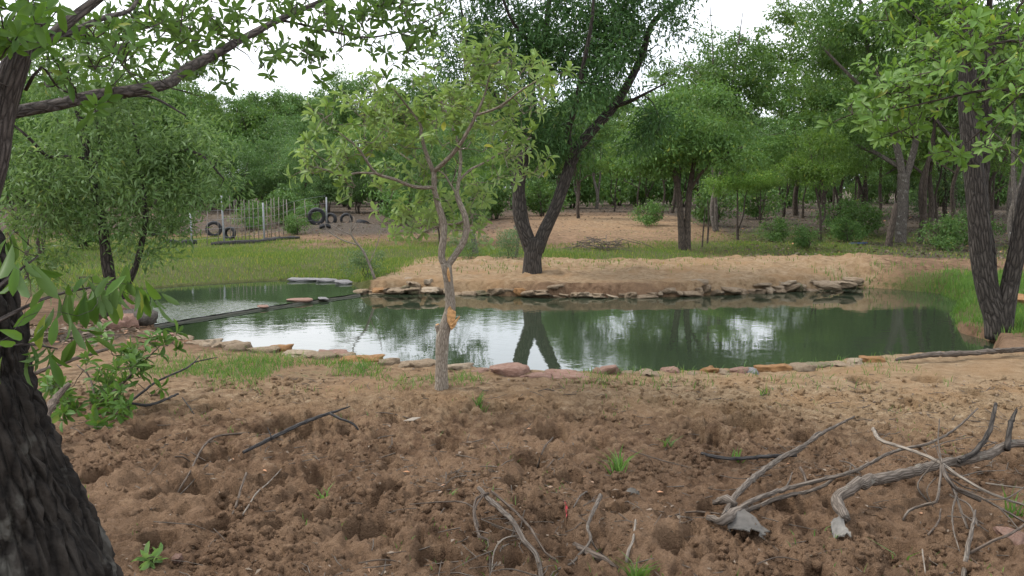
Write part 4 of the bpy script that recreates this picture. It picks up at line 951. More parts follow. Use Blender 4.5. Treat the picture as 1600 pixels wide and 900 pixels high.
# the woods behind
def wood_ring(n, x0, x1, y0, y1, smin, smax, kinds, label, group, sky=None):
    for q in range(n):
        px = x0 + (x1 - x0) * (q + rb.uniform(.1, .9)) / n; Y = rb.uniform(y0, y1); s = rb.uniform(smin, smax)
        kk = int(rb.choice(kinds)); kw = ['broad-crowned', 'flat-topped spreading', 'tall slender', 'dense bushy', 'feathery', 'tall grey-stemmed'][kk]
        copy_tree(protos[kk], at_px(px, Y), Y, s * 1.08, rb.uniform(0, 6.28), kw + ' ' + label, 'tree', group, s)
wood_ring(8, -120, 330, 44, 54, .85, 1.05, [0, 3, 1, 3], 'tree in the wood behind the wire fence and tyres', 'trees of the wood behind the fence')
wood_ring(16, 300, 700, 40, 52, .5, .66, [3], 'tree in the wood behind the wire fence and tyres', 'trees of the wood behind the fence')
wood_ring(8, -200, 330, 60, 80, 1.2, 1.45, [0, 3, 3, 1], 'tree in the wood behind the wire fence and tyres', 'trees of the wood behind the fence')
wood_ring(10, 210, 470, 62, 74, 1.2, 1.42, [0, 3, 1], 'tree in the wood behind the wire fence and tyres', 'trees of the wood behind the fence')
wood_ring(10, 460, 700, 92, 116, 1.7, 2.0, [0, 3, 3, 1], 'tree in the wood behind the wire fence and tyres', 'trees of the wood behind the fence')
wood_ring(10, 680, 1170, 46, 58, .55, .85, [0, 1, 2, 2, 5], 'tree in the wood beyond the bare slope', 'trees of the wood beyond the slope')
wood_ring(8, 1260, 1750, 46, 58, .85, 1.15, [0, 1, 2, 2, 5], 'tree in the wood beyond the bare slope', 'trees of the wood beyond the slope')
wood_ring(16, 680, 1180, 80, 108, 1.4, 1.9, [0, 3, 3, 2, 1], 'tree in the wood beyond the bare slope', 'trees of the wood beyond the slope')
wood_ring(18, 1260, 1850, 60, 90, 1.1, 1.6, [0, 3, 3, 2, 1], 'tree in the wood beyond the bare slope', 'trees of the wood beyond the slope')
wood_ring(6, 1160, 1280, 84, 110, .9, 1.2, [3, 3, 0], 'tree in the wood beyond the bare slope', 'trees of the wood beyond the slope')
wood_ring(12, 1240, 1800, 30, 44, .85, 1.25, [2, 0, 2, 5], 'tree in the wood beyond the bare slope', 'trees of the wood beyond the slope')
wood_ring(26, 560, 1780, 54, 72, .58, .85, [3], 'tree low in the wood beyond the bare slope', 'low trees of the wood beyond the slope')
wood_ring(12, -60, 560, 54, 66, .6, .8, [3], 'tree low in the wood behind the wire fence and tyres', 'low trees of the wood behind the fence')
wood_ring(14, -400, 2000, 120, 150, 1.6, 1.9, [0, 3], 'tree of the distant wood seen between nearer trunks', 'trees of the distant wood')
# thin saplings on the slope
for q, (px, Y, s, kk) in enumerate([(1000, 36, .5, 2), (1035, 40, .6, 2), (1190, 34, .45, 4), (1335, 32, .5, 2), (1255, 37, .55, 4), (1465, 33, .6, 2), (1550, 30, .55, 2), (1420, 37, .6, 4), (760, 40, .55, 4), (870, 42, .6, 2), (960, 47, .7, 4), (1110, 44, .6, 2), (1300, 46, .7, 2)]):
    copy_tree(protos[kk], at_px(px, Y), Y, s, rb.uniform(0, 6.28), 'thin young tree on the bare slope before the far wood', 'tree', 'young trees on the slope', s * 1.1)
# undergrowth
for px, Y, s, kk, lab in [(1310, 31, .8, 0, 'low green shrub on the slope left of the pale trunk'), (1345, 30, .7, 0, 'low green shrub touching the pale trunk tree from behind'), (1455, 38, 1.2, 1, 'blue-green shrub seen right of the pale trunk'), (1330, 26.5, .5, 0, 'tiny green shrub on the litter before the feathery sapling'), (1208, 27, .5, 0, 'tiny shrub in the grass between black stem and feathery sapling'), (1265, 24.5, .42, 0, 'low weed clump on the litter behind the sandy bank'), (572, 17.2, .33, 1, 'soft grey-green bush around the bleached dead sapling'), (735, 20.8, .36, 1, 'grey-green weed clump on the grass left of the forked trunk'), (795, 20.4, .40, 1, 'grey-green weed clump touching the forked trunk base'), (1120, 33, .9, 0, 'dark shrub on the slope behind the twin stems'), (1190, 36, 1.0, 0, 'dark shrub at the foot of the spreading tree'), (1530, 25, .7, 0, 'green shrub between the dark trunks'), (1470, 24.0, .6, 0, 'green shrub beside the littered path'), (1010, 33, .6, 0, 'low dark shrub on the bare slope, near the thin pole'), (640, 36, 1.2, 0, 'bushy shrub behind the sapling, on the mound side'), (700, 38, 1.3, 0, 'bushy shrub seen between the sapling stems and the forked tree'), (770, 37, 1.2, 0, 'bushy shrub just left of the forked trunk, at the slope foot'), (850, 40, 1.1, 0, 'bushy shrub seen in the crotch of the forked trunk'), (130, 24, .9, 0, 'shrub under the drooping branches'), (262, 33, .8, 0, 'shrub against the fence under the drooping branches'), (462, 30.5, .45, 0, 'leafy weed clump by the fence end post'), (476, 34.5, .6, 0, 'dark shrub between the fence end and the mound tyres'), (436, 36, .9, 0, 'shrub right behind the middle of the wire fence'), (385, 34, .7, 0, 'shrub behind the fence droppers near the pair of tyres')]:
    copy_tree(shrubs[kk], at_px(px, Y), Y, s, rb.uniform(0, 6), lab, 'shrub', None)
for q in range(46):
    px = -50 + 1700 * (q + rb.uniform(0, 1)) / 46; Y = rb.uniform(50, 76)
    copy_tree(shrubs[0], at_px(px, Y), Y, rb.uniform(1.2, 2.4), rb.uniform(0, 6), 'dark shrub of the undergrowth at the edge of the far wood', 'shrub', 'undergrowth shrubs of the far wood')

# ------------------------------------------------------------------ fence and tyres
def rod(name, p0, p1, r0, r1, mat, parent, o, sides=8):
    b = Buf(); tube(b, np.array([p0, (np.asarray(p0) + p1) / 2, p1]), [r0, (r0 + r1) / 2, r1], sides, 0); return b.obj(name, mat, parent, True, None, o)
fp = [(297, 344, 384, 30.0, 4.0), (338, 315, 380, 31.6, 1.6), (348, 303, 378, 32, 4.2), (358, 305, 378, 32.3, 1.6), (370, 312, 378, 32.6, 1.6), (382, 312, 377, 33, 1.8), (395, 312, 376, 33.4, 1.8), (411, 317, 374, 33.8, 4.2), (422, 310, 372, 34.4, 1.8), (434, 308, 370, 34.8, 1.8), (448, 312, 367, 35.2, 2.4), (509, 319, 362, 36.5, 3.4)]
fp += [(364, 311, 378, 0, 1.6), (376, 312, 377, 0, 1.6), (388, 313, 376, 0, 1.6), (402, 314, 375, 0, 1.7), (416, 314, 373, 0, 1.6), (428, 309, 371, 0, 1.7), (441, 311, 369, 0, 1.7), (320, 330, 381, 0, 1.8), (460, 316, 366, 0, 1.8), (478, 318, 364, 0, 1.8)]; fp.sort()
fo = np.array([at_px(380, 33), 33, gz(at_px(380, 33), 33)])
fence = thing('wire_fence', fo, 'wire fence of pale metal posts and thin droppers beyond the grass', 'fence')
tops = []
for x, yt, yb, Y, w in fp:
    Y = PZ(x, yb, .02)[1]; X = at_px(x, Y); zb = gz(X, Y); zt = P(x, yt, Y)[2]; zt = max(zt, zb + .9); main = w > 3
    rod('post' if main else 'dropper', (X, Y, zb - .2), (X + rb.normal() * .02, Y, zt), max(w * .75, 1.1) / 2 / FPX * Y, max(w * .75, 1.1) / 2 / FPX * Y * .9, M['metal'] if main else M['dropper'], fence, fo)
    tops.append((X, Y, zb, zt))
for hgt in (.2, .45, .7, .95):
    b = Buf(); pts = np.array([(X, Y - .03, zb + hgt) for X, Y, zb, zt in tops]); tube(b, pts, np.full(len(pts), .003), 4, 0); b.obj('wire', M['metal'], fence, True, None, fo)
b = Buf(); q, r_ = resample([G(330, 382, .02), G(360, 380, .03), G(400, 378, .03), G(440, 373, .03), G(468, 366, .03)], [.05, .08, .07, .075, .05], .12); tube(b, q, r_, 8, .45, 3)
lo = b.obj('log', M['dead_dark'], None, True); tag(lo, 'long dark log lying along the foot of the wire fence', 'log')
p = G(1003, 306); pole = Buf(); tube(pole, np.array([P(1003, 309, p[1]), P(1002.5, 285, p[1]), P(1002, 259, p[1])]), [.05, .05, .045], 8); tag(pole.obj('pole', M['metal'], None, True), 'thin pale pole standing at the edge of the far wood', 'pole')

def tyre_mesh():
    prof = [(.19, -.075), (.205, -.09), (.26, -.10), (.30, -.085), (.315, -.06), (.318, 0), (.315, .06), (.30, .085), (.26, .10), (.205, .09), (.19, .075), (.215, .06), (.27, .06), (.27, -.06), (.215, -.06)]
    n = 40; m = len(prof); V = []
    for i in range(n):
        a = 2 * math.pi * i / n; tr_ = .008 if i % 2 else 0
        for (r_, w) in prof:
            rr_ = r_ - (tr_ if r_ > .31 else 0); V.append((rr_ * math.cos(a), w, rr_ * math.sin(a)))
    i = np.arange(n)[:, None]; j = np.arange(m)[None]; i2 = (i + 1) % n; j2 = (j + 1) % m
    F = np.stack([i * m + j, i * m + j2, i2 * m + j2, i2 * m + j], -1).reshape(-1, 4)
    return mesh('tyre', np.array(V), [F], M['rubber'], True)
TY = tyre_mesh()
def tyre(px, py, Y, rpx, rot, label, bury=0.0):
    Y = min(PZ(px, py + rpx, .03)[1], Y); c = P(px, py, Y); o = link('tyre', TY); s = rpx / FPX * Y / .318; c[2] = gz(c[0], c[1]) + (.29 * s if abs(rot[0]) < .8 else .07 * s) - bury
    o.location = Vector(c); o.scale = (s,) * 3; o.rotation_euler = rot; tag(o, label, 'tyre', 'old tyres around the clearing')
tyre(334, 355, 32.5, 13, (.1, 0, .25), 'large old tyre standing upright against the fence')
tyre(359, 361, 32.2, 10.5, (-.1, 0, -.3), 'smaller upright tyre beside the large one at the fence')
tyre(268, 366, 31.5, 12, (1.35, .1, 0), 'tyre lying flat under the drooping branches, first of its row')
tyre(240, 352, 31.5, 12, (.3, 0, .5), 'tilted upright tyre half hidden by the drooping branches')
tyre(295, 366, 31.5, 12, (1.45, 0, .4), 'tyre lying flat under the drooping branches, by the short post')
tyre(495, 348, 35.0, 14, (.15, 0, .2), 'big upright tyre leaning at the end of the fence')
tyre(517, 342, 35.6, 10, (0, 0, -.35), 'upright tyre in the middle of the mound row')
tyre(541, 339, 35.8, 10, (.1, 0, .3), 'upright tyre on top of the mound row, next to the stems')
tyre(567, 345, 35.6, 11, (1.2, .2, 0), 'half buried tyre slumped at the end of the mound row')
tyre(508, 356, 35.2, 9, (1.1, 0, .2), 'tyre lying on its side below the upright mound tyres')

# ------------------------------------------------------------------ dead wood
def stick(name, label, lines, mat, cat='branch', rough=.12, sides=8, step=.03, level=None):
    """lines of (x, y, lift, width) pixels"""
    first = G(*lines[0][0][:2]); many = len(lines) > 1
    root = thing(name, first, label, cat) if many else None
    for i, ln in enumerate(lines):
        pts = np.array([GS(x, y, l) if level is None else PZ(x, y, level + l) for x, y, l, w in ln]); rad = np.array([w * .60 / 2 / FPX * p[1] for (x, y, l, w), p in zip(ln, pts)])
        q, r_ = resample(pts, rad, step); q = q + (np.random.default_rng(i + len(label)).normal(size=q.shape) * .12 * r_[:, None])
        b = Buf(); tube(b, q, r_, sides, rough, i + 3)
        ob = b.obj('limb' if many and i == 0 else ('twig' if many else name), mat if not isinstance(mat, list) else mat[min(i, len(mat) - 1)], root, True, None, first if many else None)
        if not many: tag(ob, label, cat)
stick('fallen_branch', 'dark forked stick lying over a hollow in the soil', [[(380, 707, .0, 9), (430, 682, .04, 11), (480, 658, .07, 10), (518, 645, .08, 8), (547, 635, .08, 3)], [(515, 646, .08, 7), (532, 654, .07, 7), (552, 662, .04, 6), (561, 673, .0, 5)], [(425, 685, .04, 4), (418, 668, .1, 2)]], M['dead_dark'], level=.05)
stick('stick', 'long thin tan stick lying aslant on the churned soil', [[(235, 795, .02, 4), (265, 768, .03, 5), (292, 742, .03, 5), (330, 708, .04, 6), (388, 663, .03, 6)]], M['dead_brown'])
stick('stick', 'thin straight twig crossing the long tan stick', [[(212, 760, .02, 3), (265, 752, .04, 3), (330, 744, .03, 3)]], M['dead_grey'])
stick('stick', 'crooked whitish twig near the long tan stick', [[(378, 806, .01, 5), (388, 790, .03, 4), (402, 772, .03, 4), (420, 755, .03, 3), (440, 732, .02, 2)]], M['dead_pale'])
stick('stick', 'short brown stick beside the crooked whitish twig', [[(368, 795, .01, 7), (376, 768, .04, 6), (385, 742, .06, 6)]], M['dead_brown'])
stick('bent_branch', 'bleached bent branch with looping thin shoots in front', [
    [(748, 764, .10, 11), (765, 782, .09, 14), (798, 815, .06, 14), (822, 845, .05, 14), (838, 870, .03, 13), (847, 897, .0, 14)],
    [(764, 770, .10, 7), (744, 785, .09, 7), (741, 808, .07, 7), (750, 835, .05, 7), (762, 868, .02, 7), (766, 898, .0, 6)],
    [(768, 768, .11, 7), (800, 795, .08, 7), (830, 828, .06, 7), (852, 858, .04, 6), (868, 884, .01, 7)],
    [(756, 772, .10, 6), (742, 796, .08, 5), (748, 824, .06, 5)],
    [(808, 835, .06, 4), (785, 845, .05, 4), (772, 868, .03, 4), (768, 888, .01, 3)],
    [(808, 832, .06, 4), (780, 822, .06, 3), (752, 810, .07, 3)],
    [(768, 888, .01, 4), (800, 889, .02, 4), (850, 886, .02, 4), (885, 893, .0, 4)]], [M['dead_grey'], M['dead_brown'], M['dead_brown'], M['dead_brown'], M['dead_pale'], M['dead_grey']])
stick('curved_stick', 'curved grey stick snaking beside the bent branch', [[(938, 782, .05, 12), (928, 804, .06, 11), (918, 822, .05, 9), (923, 844, .04, 8), (910, 862, .03, 8), (893, 876, .02, 7), (872, 887, .01, 6)], [(924, 845, .04, 5), (932, 858, .02, 4), (944, 868, .0, 3)]], M['dead_grey'])
stick('stick', 'short pale upright-looking stick lying alone on the soil', [[(993, 813, .03, 6), (989, 833, .03, 7), (982, 856, .02, 8), (979, 879, .0, 9)]], M['dead_pale'])
stick('root_piece', 'flat brown root piece beneath the curved grey stick', [[(898, 850, .0, 16), (920, 862, .02, 22), (945, 875, .02, 16), (965, 888, .0, 6)]], M['dead_brown'])
stick('stick', 'small thin grey stick in the middle of the churned soil', [[(896, 792, .02, 4), (907, 775, .03, 5), (917, 760, .03, 4)]], M['dead_grey'])
stick('stick', 'thin root poking from a hoof hole in mid soil', [[(838, 715, .0, 5), (850, 700, .04, 5), (864, 684, .06, 4)]], M['dead_brown'])
stick('stick', 'long thin twig running into the bent branch from one side', [[(640, 788, .02, 3), (680, 787, .03, 4), (720, 789, .04, 5), (745, 790, .06, 4)]], M['dead_brown'])
stick('fallen_branch', 'dark horizontal branch half sunk in the soil', [[(1096, 709, .03, 8), (1125, 715, .04, 10), (1160, 716, .04, 10), (1200, 713, .04, 11), (1245, 711, .03, 10)]], M['dead_dark'])
stick('forked_branch', 'long grey forked branch spreading from a knotty root end', [
    [(1130, 800, .05, 15), (1150, 780, .06, 17), (1185, 742, .07, 17), (1220, 716, .09, 13), (1255, 697, .1, 11), (1290, 675, .12, 9), (1335, 651, .12, 5)],
    [(1220, 716, .09, 9), (1250, 703, .08, 8), (1275, 685, .07, 7), (1290, 674, .08, 4)],
    [(1140, 802, .05, 15), (1175, 788, .06, 14), (1230, 765, .08, 13), (1290, 748, .1, 11), (1340, 736, .12, 10), (1395, 706, .14, 9), (1450, 690, .16, 8), (1490, 676, .17, 6), (1528, 638, .22, 4)],
    [(1160, 800, .03, 13), (1215, 780, .05, 13), (1280, 752, .07, 10), (1310, 742, .09, 7)],
    [(1200, 772, .06, 5), (1228, 760, .06, 5), (1238, 738, .08, 3)]], M['dead_grey'])
stick('root_knot', 'pale knotty root end at the foot of the forked branch', [[(1106, 824, .02, 14), (1128, 812, .05, 24), (1150, 800, .06, 26), (1168, 793, .05, 14)], [(1116, 786, .05, 12), (1134, 780, .07, 26), (1150, 790, .06, 18)]], M['dead_grey'], 'root', .3, 10)
stick('log', 'thick grey log with a sawn bent end lying on the twig pile', [
    [(1322, 812, .03, 26), (1310, 795, .06, 34), (1308, 782, .08, 32), (1322, 768, .10, 30), (1350, 755, .12, 32), (1400, 742, .13, 30), (1450, 730, .14, 27), (1500, 720, .15, 27), (1540, 711, .16, 25), (1580, 700, .16, 22), (1640, 690, .16, 20)],
    [(1500, 722, .16, 16), (1528, 698, .20, 14), (1545, 676, .24, 13), (1552, 652, .30, 11), (1556, 632, .34, 9)],
    [(1574, 702, .17, 17), (1576, 678, .22, 14), (1580, 660, .26, 13), (1588, 640, .3, 7)]], [M['dead_grey'], M['bark_dark'], M['bark_dark']], 'log', .1, 12)
stick('long_stick', 'long pale stick slanting across the thick grey log', [[(1364, 672, .22, 10), (1376, 690, .22, 10), (1410, 702, .22, 9), (1460, 724, .22, 9), (1505, 748, .18, 8), (1550, 772, .12, 7), (1600, 792, .06, 6), (1660, 810, .02, 5)]], M['dead_pale'])
stick('twig_bundle', 'tangle of pale forked twigs hanging over the thick log', [
    [(1470, 722, .24, 9), (1480, 748, .18, 11), (1498, 766, .12, 12), (1532, 782, .06, 9)],
    [(1470, 726, .23, 7), (1468, 760, .16, 7), (1462, 782, .10, 8), (1440, 790, .06, 8), (1420, 797, .03, 7), (1411, 810, .0, 6)],
    [(1474, 730, .22, 6), (1492, 770, .12, 7), (1502, 800, .06, 7), (1512, 826, .0, 6)],
    [(1466, 720, .24, 4), (1440, 742, .16, 4), (1434, 762, .1, 5), (1450, 784, .04, 5)],
    [(1472, 724, .24, 4), (1466, 690, .3, 4), (1468, 655, .38, 3)],
    [(1470, 722, .24, 3), (1461, 700, .3, 3), (1455, 686, .33, 2)],
    [(1490, 760, .14, 6), (1530, 778, .1, 6), (1565, 795, .06, 6), (1600, 815, .02, 6)],
    [(1484, 775, .1, 5), (1515, 790, .08, 5), (1528, 822, .04, 5)],
    [(1476, 735, .2, 4), (1500, 742, .16, 4), (1530, 740, .12, 3), (1570, 735, .1, 2)], [(1478, 742, .18, 4), (1510, 762, .12, 4), (1545, 768, .08, 3)], [(1462, 745, .16, 3), (1448, 765, .1, 3), (1458, 792, .03, 3)],
    [(1500, 800, .06, 4), (1520, 815, .05, 4), (1545, 822, .03, 3)], [(1540, 780, .1, 4), (1572, 778, .1, 4), (1602, 760, .1, 3)], [(1560, 795, .06, 4), (1580, 812, .04, 4), (1600, 835, .02, 3)],
    [(1455, 700, .26, 3), (1480, 690, .26, 3), (1520, 682, .26, 2)], [(1495, 770, .12, 5), (1488, 800, .06, 5), (1490, 830, .02, 4), (1500, 862, .0, 3)]], M['dead_grey'])
stick('stick', 'upright-pointing grey stick at the lower edge below the twig tangle', [[(1524, 797, .1, 6), (1518, 830, .06, 11), (1512, 860, .03, 13), (1505, 902, .0, 13)]], M['dead_grey'])
stick('stick', 'brown stick running towards the reddish stone', [[(1508, 868, .02, 8), (1550, 846, .05, 8), (1580, 828, .06, 7), (1612, 812, .05, 6)]], M['dead_brown'])
stick('stick', 'thin stick resting level behind the twig tangle', [[(1540, 755, .1, 4), (1580, 760, .09, 4), (1640, 765, .06, 4)]], M['dead_pale'])
stick('stick', 'small hooked twig at the bottom below the tangle', [[(1446, 897, .0, 4), (1444, 878, .04, 4), (1441, 857, .05, 4)]], M['dead_pale'])
stick('stick', 'faint thin stick half buried below the tangle', [[(1450, 838, .01, 6), (1466, 815, .03, 6), (1470, 795, .04, 4)]], M['dead_brown'])
stick('stick', 'forked twiglet on the soil just left of the thick log', [[(1312, 720, .03, 4), (1330, 728, .04, 4), (1345, 742, .02, 3)], [(1330, 728, .04, 3), (1325, 750, .02, 3)]], M['dead_grey'])
stick('stick', 'short grey stub standing on the soil between the forked arms', [[(1250, 728, .07, 8), (1255, 745, .03, 8), (1260, 757, .0, 8)]], M['dead_brown'])
stick('stick', 'thin stick lying level left of the knotty root', [[(1040, 799, .01, 4), (1080, 800, .02, 5), (1125, 802, .03, 6)]], M['dead_brown'])
stick('bank_log', 'weathered grey log along the near pond bank by the grassy corner', [[(1400, 562, .03, 8), (1440, 556, .06, 13), (1490, 553, .06, 15), (1540, 550, .06, 14), (1600, 546, .06, 13), (1660, 544, .05, 12)], [(1540, 548, .07, 7), (1580, 545, .08, 6), (1640, 541, .08, 5)]], M['dead_grey'], 'log', .25, 9)
stick('stick', 'long grey pole leaning out from the cut leafy bush', [[(40, 588, .05, 12), (85, 572, .08, 11), (125, 558, .12, 11), (168, 545, .15, 9)]], M['dead_brown'])
stick('dead_branch', 'dark forked dead branch rising towards the pond edge', [[(150, 650, .03, 7), (200, 630, .08, 7), (245, 606, .14, 6), (290, 576, .2, 5), (305, 566, .22, 4), (340, 558, .22, 2)], [(200, 628, .06, 8), (235, 624, .06, 8), (278, 616, .04, 6)], [(300, 570, .21, 3), (312, 556, .25, 2)], [(285, 625, .02, 3), (298, 640, .02, 3), (305, 650, .0, 2)]], M['dead_dark'])
stick('broken_limb', 'smooth curved grey limb leaning against the big trunk', [[(92, 705, .0, 22), (76, 672, .12, 26), (72, 648, .2, 24), (88, 622, .28, 20), (108, 600, .34, 12)]], M['dead_brown'], 'branch', .15, 10)
stick('dead_sapling', 'bleached bare dead sapling behind the upper pool', [[(586, 437, .0, 5), (577, 415, .1, 4), (568, 393, .1, 4), (560, 382, .1, 3), (548, 367, .1, 3), (549, 349, .1, 2)], [(560, 383, .1, 3), (533, 374, .1, 2.4), (508, 357, .1, 2)], [(548, 367, .1, 2), (532, 358, .1, 2), (520, 345, .1, 1.5)], [(548, 367, .1, 2), (556, 355, .1, 2), (545, 340, .1, 1.2)]], M['dead_pale'], 'dead tree', .05, 6) if False else None
base = G(585, 436); Dd = base[1]; ds = thing('dead_sapling', base, 'bleached bare dead sapling behind the upper pool', 'dead tree')
for i, (pp, ww) in enumerate([([(586, 437), (578, 415), (568, 393), (560, 383), (549, 367), (549, 349), (545, 335)], [6, 5, 4.5, 4, 3, 2.5, 1]), ([(560, 383), (533, 374), (510, 358), (508, 345)], [3, 2.5, 2, 1]), ([(549, 367), (533, 360), (519, 350)], [2.4, 2, 1]), ([(550, 360), (556, 350), (552, 338)], [2, 1.5, 1]), ([(577, 412), (590, 380), (595, 360)], [2, 1.5, 1])]):
    b = Buf(); q, r_ = limb(pp, ww, Dd, .06); tube(b, q, r_, 6, .05, i); b.obj('trunk' if i == 0 else 'branch', M['dead_pale'], ds, True, None, base)
for lab, ln in [('thin dark twig on the soil below the dark sunken branch', [(1120, 742, .01, 3), (1160, 748, .03, 3), (1205, 742, .02, 3)]), ('thin twig lying across the hoof holes in mid soil', [(985, 705, .01, 3), (1030, 718, .03, 4), (1075, 730, .01, 3)]), ('pale twig lying near the bottom edge under the knotty root', [(1180, 880, .01, 4), (1215, 870, .02, 4), (1250, 876, .01, 3)]), ('dark twig among the holes near the cut leafy bush', [(250, 720, .01, 4), (285, 712, .03, 4), (315, 722, .01, 3)]), ('brown twig behind the dark forked stick', [(560, 650, .01, 3), (600, 645, .02, 3), (640, 650, .01, 3)]), ('thin grey twig at the bottom edge left of the bent branch', [(560, 880, .01, 4), (600, 866, .03, 4), (650, 862, .01, 3)])]:
    stick('stick', lab, [ln], M['dead_brown'])
# brush heap on the grass behind the sand
base = G(940, 390); bh = Buf(); rr0 = np.random.default_rng(90)
for _ in range(60):
    a = rr0.uniform(0, 6.28); l = rr0.uniform(.3, .9); c = base + np.array([rr0.normal() * .35, rr0.normal() * .25, rr0.uniform(.02, .25)]); d = np.array([math.cos(a), math.sin(a), rr0.normal() * .3]) * l / 2
    tube(bh, np.array([c - d, c + rr0.normal(size=3) * .04, c + d]), [.010, .008, .004], 4, 0)
tag(bh.obj('brush_heap', M['dead_grey'], None, True, None), 'small heap of grey dead twigs on the grass behind the sand', 'brush heap')
# leaning stump behind the pale trunk, black stump stem
for pp, ww, dd, mat, lab in [([(1388, 380), (1391, 360), (1397, 335), (1400, 318)], [16, 14, 12, 8], 25, 'bark_far', 'leaning brown stump just behind the pale grey trunk'), ([(805, 402), (808, 385), (810, 365), (803, 352)], [6, 6, 5, 3], 21, 'bark_grey', 'thin broken stem standing left of the forked trunk'), ([(745, 400), (741, 380), (738, 360)], [12, 10, 9], 22, 'bark_grey', 'short grey stump on the grass behind the sapling stem'), ([(1097, 392), (1099, 360), (1102, 325)], [3, 3, 2], 25, 'bark_far', 'thin bare stem on the grass right beside the twin stems'), ([(1105, 385), (1107, 350), (1106, 312)], [4, 3.4, 2], 26, 'bark_far', 'second thin bare stem a little right of the twin stems'), ([(42, 440), (41, 400), (44, 350)], [9, 8, 6], 16, 'bark_far', 'reddish thin stem behind the leaves of the big trunk'), ([(62, 470), (61, 430), (57, 370)], [6, 6, 5], 15, 'bark_far', 'thinner stem right beside the reddish stem')]:
    q, r_ = limb(pp, ww, dd, .1); z = gz(q[0][0], q[0][1]); q[:, 2] += (z - .05 - q[0][2]) * np.linspace(1, 0, len(q)); b = Buf(); tube(b, q, r_, 8, .15, 2)
    tag(b.obj('stump' if 'stump' in lab else 'bare_stem', M[mat], None, True), lab, 'stump' if 'stump' in lab else 'stem')

# ------------------------------------------------------------------ cut leafy branch in the lower corner
base = G(170, 640); o = base.copy(); lb = thing('leafy_branch', o, 'freshly cut leafy branch lying beside the big trunk', 'branch')
D6 = base[1]
lim = [limb([(80, 680), (130, 650), (180, 610), (220, 570), (250, 540)], [9, 8, 6, 4, 2], D6 - .1, .05), limb([(130, 650), (170, 650, D6 - .2), (200, 660, D6 - .35)], [5, 4, 2], D6, .05), limb([(150, 632), (140, 590, D6 + .2), (120, 570, D6 + .3)], [5, 4, 2], D6, .05), limb([(110, 662), (130, 680, D6 - .3), (150, 690, D6 - .5)], [5, 4, 2], D6 - .2, .05)]
r = np.random.default_rng(95)
C = sprinkle([(205, 555, D6, 26, 14, 9), (255, 545, D6, 16, 12, 4), (150, 600, D6, 32, 18, 8), (170, 640, D6 - .2, 30, 14, 8), (130, 680, D6 - .4, 28, 14, 9), (90, 620, D6, 20, 20, 4), (190, 650, D6 - .3, 14, 10, 3), (225, 580, D6, 16, 14, 4)])
for c in C: c[2] = max(c[2], gz(c[0], c[1]) + .05)
fl = foliage_whorl(C, outward(C, P(150, 660, D6)), 7, 96, .07, .095, .033, 60, 2, .3)
wood(lb, o, lim, grow(lim, C, 97, .003, .05, .05) + fl[5], M['dead_brown'], ['limb', 'branch', 'branch', 'branch'], 7, .08)
put_leaves(lb, *fl[:5], M['leaf_near'], LT12, 300, 'foliage', o)

# ------------------------------------------------------------------ scraps
def scrap(name, label, cat, pts, mat, thick=.004):
    pts = [np.asarray(p) for p in pts]; n = len(pts); V = pts + [p - np.array([0, 0, thick]) for p in pts]
    F = [list(range(n)), list(range(2 * n - 1, n - 1, -1))] + [[(i + 1) % n, i, n + i, n + (i + 1) % n] for i in range(n)]
    me = bpy.data.meshes.new(name); me.from_pydata([tuple(v) for v in V], [], F); me.materials.append(mat); tag(link(name, me), label, cat)
def sheet(name, label, cat, quad, mat, seed, bend=.02, nu=10, nv=7):
    r = np.random.default_rng(seed); a, b_, c, d = [np.asarray(p) for p in quad]; V = []
    for i in range(nu):
        for j in range(nv):
            u, v = i / (nu - 1), j / (nv - 1); e = .06 if i in (0, nu - 1) or j in (0, nv - 1) else 0
            p = (a * (1 - u) + b_ * u) * (1 - v) + (d * (1 - u) + c * u) * v + (b_ - a) * r.normal() * e + (d - a) * r.normal() * e
            V.append(p + np.array([0, 0, bend * math.sin(u * 3.1) + bend * .7 * math.sin(v * 5 + u * 4) + r.normal() * bend * .12]))
    V = np.array(V); V = np.vstack([V, V - [0, 0, .004]]); n_ = nu * nv; i = np.arange(nu - 1)[:, None] * nv; j = np.arange(nv - 1)[None]
    f = np.stack([i + j, i + nv + j, i + nv + j + 1, i + j + 1], -1).reshape(-1, 4); rim = [k_ * nv for k_ in range(nu)] + [(nu - 1) * nv + k_ for k_ in range(1, nv)] + [k_ * nv + nv - 1 for k_ in range(nu - 2, -1, -1)] + list(range(nv - 2, 0, -1))
    e = np.array([(rim[q_], rim[(q_ + 1) % len(rim)], rim[(q_ + 1) % len(rim)] + n_, rim[q_] + n_) for q_ in range(len(rim))])
    tag(link(name, mesh(name, V, [f, f[:, ::-1] + n_, e], mat, True)), label, cat)
sheet('bark_sheet', 'grey bent bark sheet lying by the knotty root', 'bark', [GS(1140, 798, .05), GS(1198, 826, .04), GS(1194, 848, .02), GS(1138, 824, .03)], M['sheet_dark'], 3)
sheet('paper_scrap', 'pale scrap lying under the sawn end of the log', 'scrap', [GS(1298, 821, .03), GS(1318, 822, .05), GS(1330, 840, .02), GS(1300, 838, .01)], M['paper'], 4, .012)
sheet('paper_scrap', 'crumpled whitish scrap beside the dark weed tuft', 'scrap', [GS(978, 768, .02), GS(997, 767, .04), GS(998, 777, .02), GS(982, 779, .01)], M['paper'], 5, .015)
scrap('fallen_leaf', 'single red leaf on the soil above the curved stick', 'leaf', [GS(882, 805, .01), GS(885, 803, .012), GS(888, 807, .012), GS(885, 809, .01)], M['red'])
scrap('bark_chip', 'pale flat bark chip on the smooth soil right of the dark forked stick', 'bark', [G(630, 656, .01), G(645, 652, .03), G(658, 654, .03), G(646, 658, .01)], M['dead_pale'])
